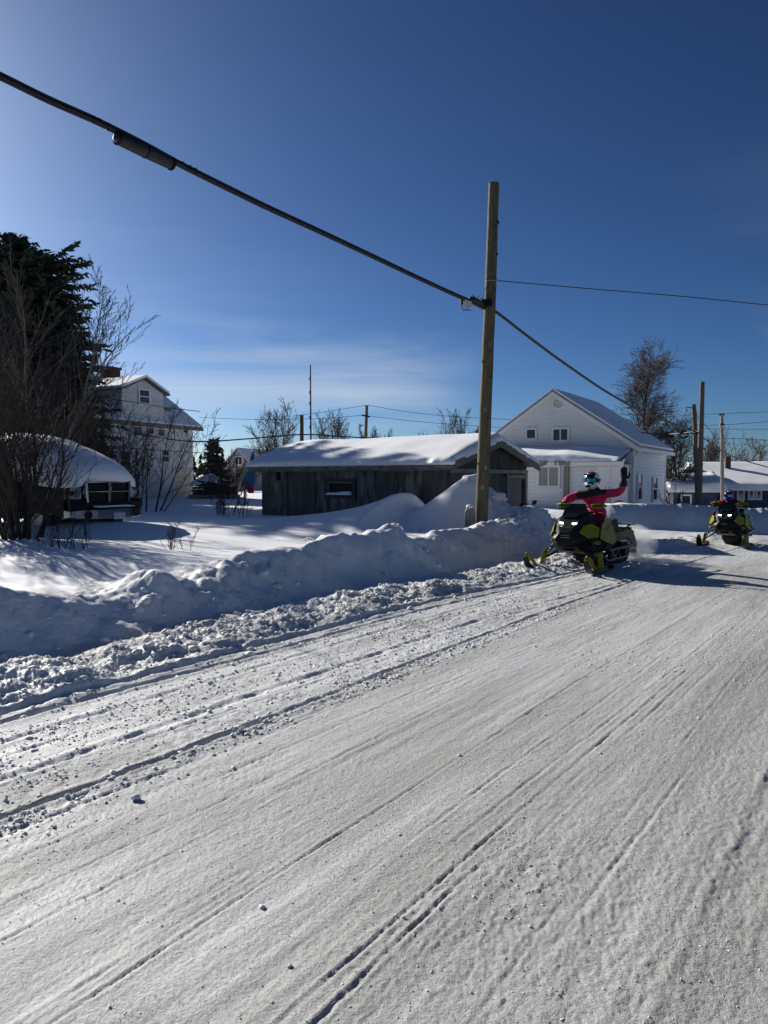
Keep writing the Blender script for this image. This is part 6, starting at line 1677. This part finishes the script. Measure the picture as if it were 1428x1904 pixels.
# ------------------------------------------------------------------ small things by the houses
def small_things():
    # folded garden umbrella / canvas on a pole left of the shed
    b = W(455, 932, 27); t = thing('garden_umbrella', 'slumped blue and red canvas umbrella on a tilted pole left of the shed', 'umbrella', (b.x, b.y, b.z - .3))
    L_ = lambda px, py, dy=0: W(px, py, 27 + dy) - Vector(t.location)
    MB().tube([L_(455, 940), L_(455, 905)], .025, 6).build('post', M['black'], t)
    MB().tube([L_(450, 905), L_(462, 868), L_(472, 838)], .028, 6).build('pole', M['black'], t)
    rng = random.Random(8)
    def cloth(pts, n=9, jit=.05):
        m = MB(); secs = []
        for px0, px1, py in pts:
            s_ = []
            for i in range(n):
                a = 2 * math.pi * i / n
                c = (px0 + px1) / 2; hw = (px1 - px0) / 2
                p = L_(c + hw * math.cos(a) * (1 + .18 * math.sin(a * 4 + py)), py) + Vector((0, .16 * math.sin(a) * (1 + .3 * math.cos(a * 3)), 0)); s_.append(tuple(p))
            secs.append(s_)
        return m.loft(secs)
    cloth([(470, 473, 845), (464, 473, 862), (457, 477, 880), (453, 477, 895), (457, 475, 905)]).build('canopy', M['blue_cloth'], t, smooth=True)
    cloth([(456, 470, 893), (455, 472, 903), (460, 473, 911), (463, 472, 917)]).build('canopy_lining', M['red_cloth'], t, smooth=True)
    # lumber pile under snow
    b = W(400, 925, 46); t = thing('lumber_pile', 'dark pile of boards under snow between the old house and the shed', 'lumber pile', (b.x, b.y, b.z - .2), R(8))
    for i in range(7):
        z = .05 + i * .17; w = 1.55 - .13 * max(0, i - 1)
        MB().box(-w + rng.uniform(-.2, .1), w + rng.uniform(-.1, .25), -.55 + rng.uniform(-.08, .08), .6, z, z + .15).build('board', M['plank_dark' if i not in (0, 1) else 'wood_grey'], t)
    snow_sheet('snow_cap', t, -1.45, 1.0, -.62, .62, lambda x, y: 1.20 + 0 * x - .28 * np.abs(x + .25), lambda x, y: .48 - .06 * np.abs(x + .5), 30, 14, .45, 7, rough=.15)
    # red machine in the drift by the driveway
    b = W(985, 955, 21.3); t = thing('snow_blower', 'red snow blower half buried in the bank by the driveway', 'snow blower', (b.x, b.y, b.z - .15), R(-20))
    MB().hexa([(-.30, -.1, .36), (-.06, -.1, .34), (-.06, .1, .34), (-.30, .1, .36), (-.26, -.08, .46), (-.08, -.08, .48), (-.08, .08, .48), (-.26, .08, .46)]).build('engine_cover', M['red'], t, bevel=.03)
    MB().hexa([(.06, -.05, .40), (.18, -.05, .42), (.18, .06, .42), (.06, .06, .40), (.08, -.06, .53), (.20, -.06, .54), (.20, .07, .54), (.08, .07, .53)]).build('chute', M['red'], t, bevel=.01)
    for dy in (-.12, .16):
        MB().tube([(-.22, dy, .44), (.02, dy, .28), (.16, dy, .06), (.20, dy, -.1)], .020, 6).build('handle', M['black'], t)
    MB().tube([(-.15, -.14, .30), (.10, -.14, .14)], .045, 8).build('auger', M['black'], t)
    # box and barrel by the porch
    b = W(1150, 972, 30.2); t = thing('storage_box', 'dark storage box with a snowy lid by the porch of the white house', 'box', (b.x, b.y, b.z - .1), R(-32))
    MB().box(-.44, .42, -.3, .3, 0, .60).build('body', M['bin'], t, bevel=.02)
    MB().box(-.47, .45, -.33, .33, .602, .66).build('lid', M['bin'], t, bevel=.015)
    snow_sheet('snow_cap', t, -.45, .43, -.31, .31, lambda x, y: .662 + 0 * x, .10, 14, 10, .12, 3)
    b = W(1150, 953, 31.0); t = thing('striped_barrel', 'red and white striped barrel behind the dark storage box', 'barrel', (b.x, b.y, b.z - .3), 0)
    m = MB(); prof = [(.0, .24), (.55, .25), (.70, .22), (.80, .13), (.83, .03)]
    m.loft([[(r_ * math.cos(2 * math.pi * i / 16), r_ * math.sin(2 * math.pi * i / 16), z) for i in range(16)] for z, r_ in prof]).build('body', M['red'], t, smooth=True)
    for i in range(7):
        a = -math.pi + i * math.pi / 6.0; 
        MB().tube([((r_ + .006) * math.cos(a), (r_ + .006) * math.sin(a), z) for z, r_ in prof[:-1]], .025, 5).build('stripe', M['wood_grey'], t)
    for i, px in enumerate((1127, 1134)):
        b = W(px, 952, 31.2); t = thing('shovel', ('left' if i == 0 else 'right') + ' of two dark shovels leaning on the white porch wall', 'shovel', (b.x, b.y, b.z), 0, 'shovels at the porch')
        MB().tube([(0, 0, .1), (.03, .25, 1.05)], .022, 6).build('handle', M['wire'], t)
        MB().hexa([(-.11, -.02, -.12), (.11, -.02, -.12), (.11, .01, -.12), (-.11, .01, -.12), (-.10, .01, .18), (.10, .01, .18), (.10, .04, .18), (-.10, .04, .18)]).build('blade', M['bin'], t)
small_things()
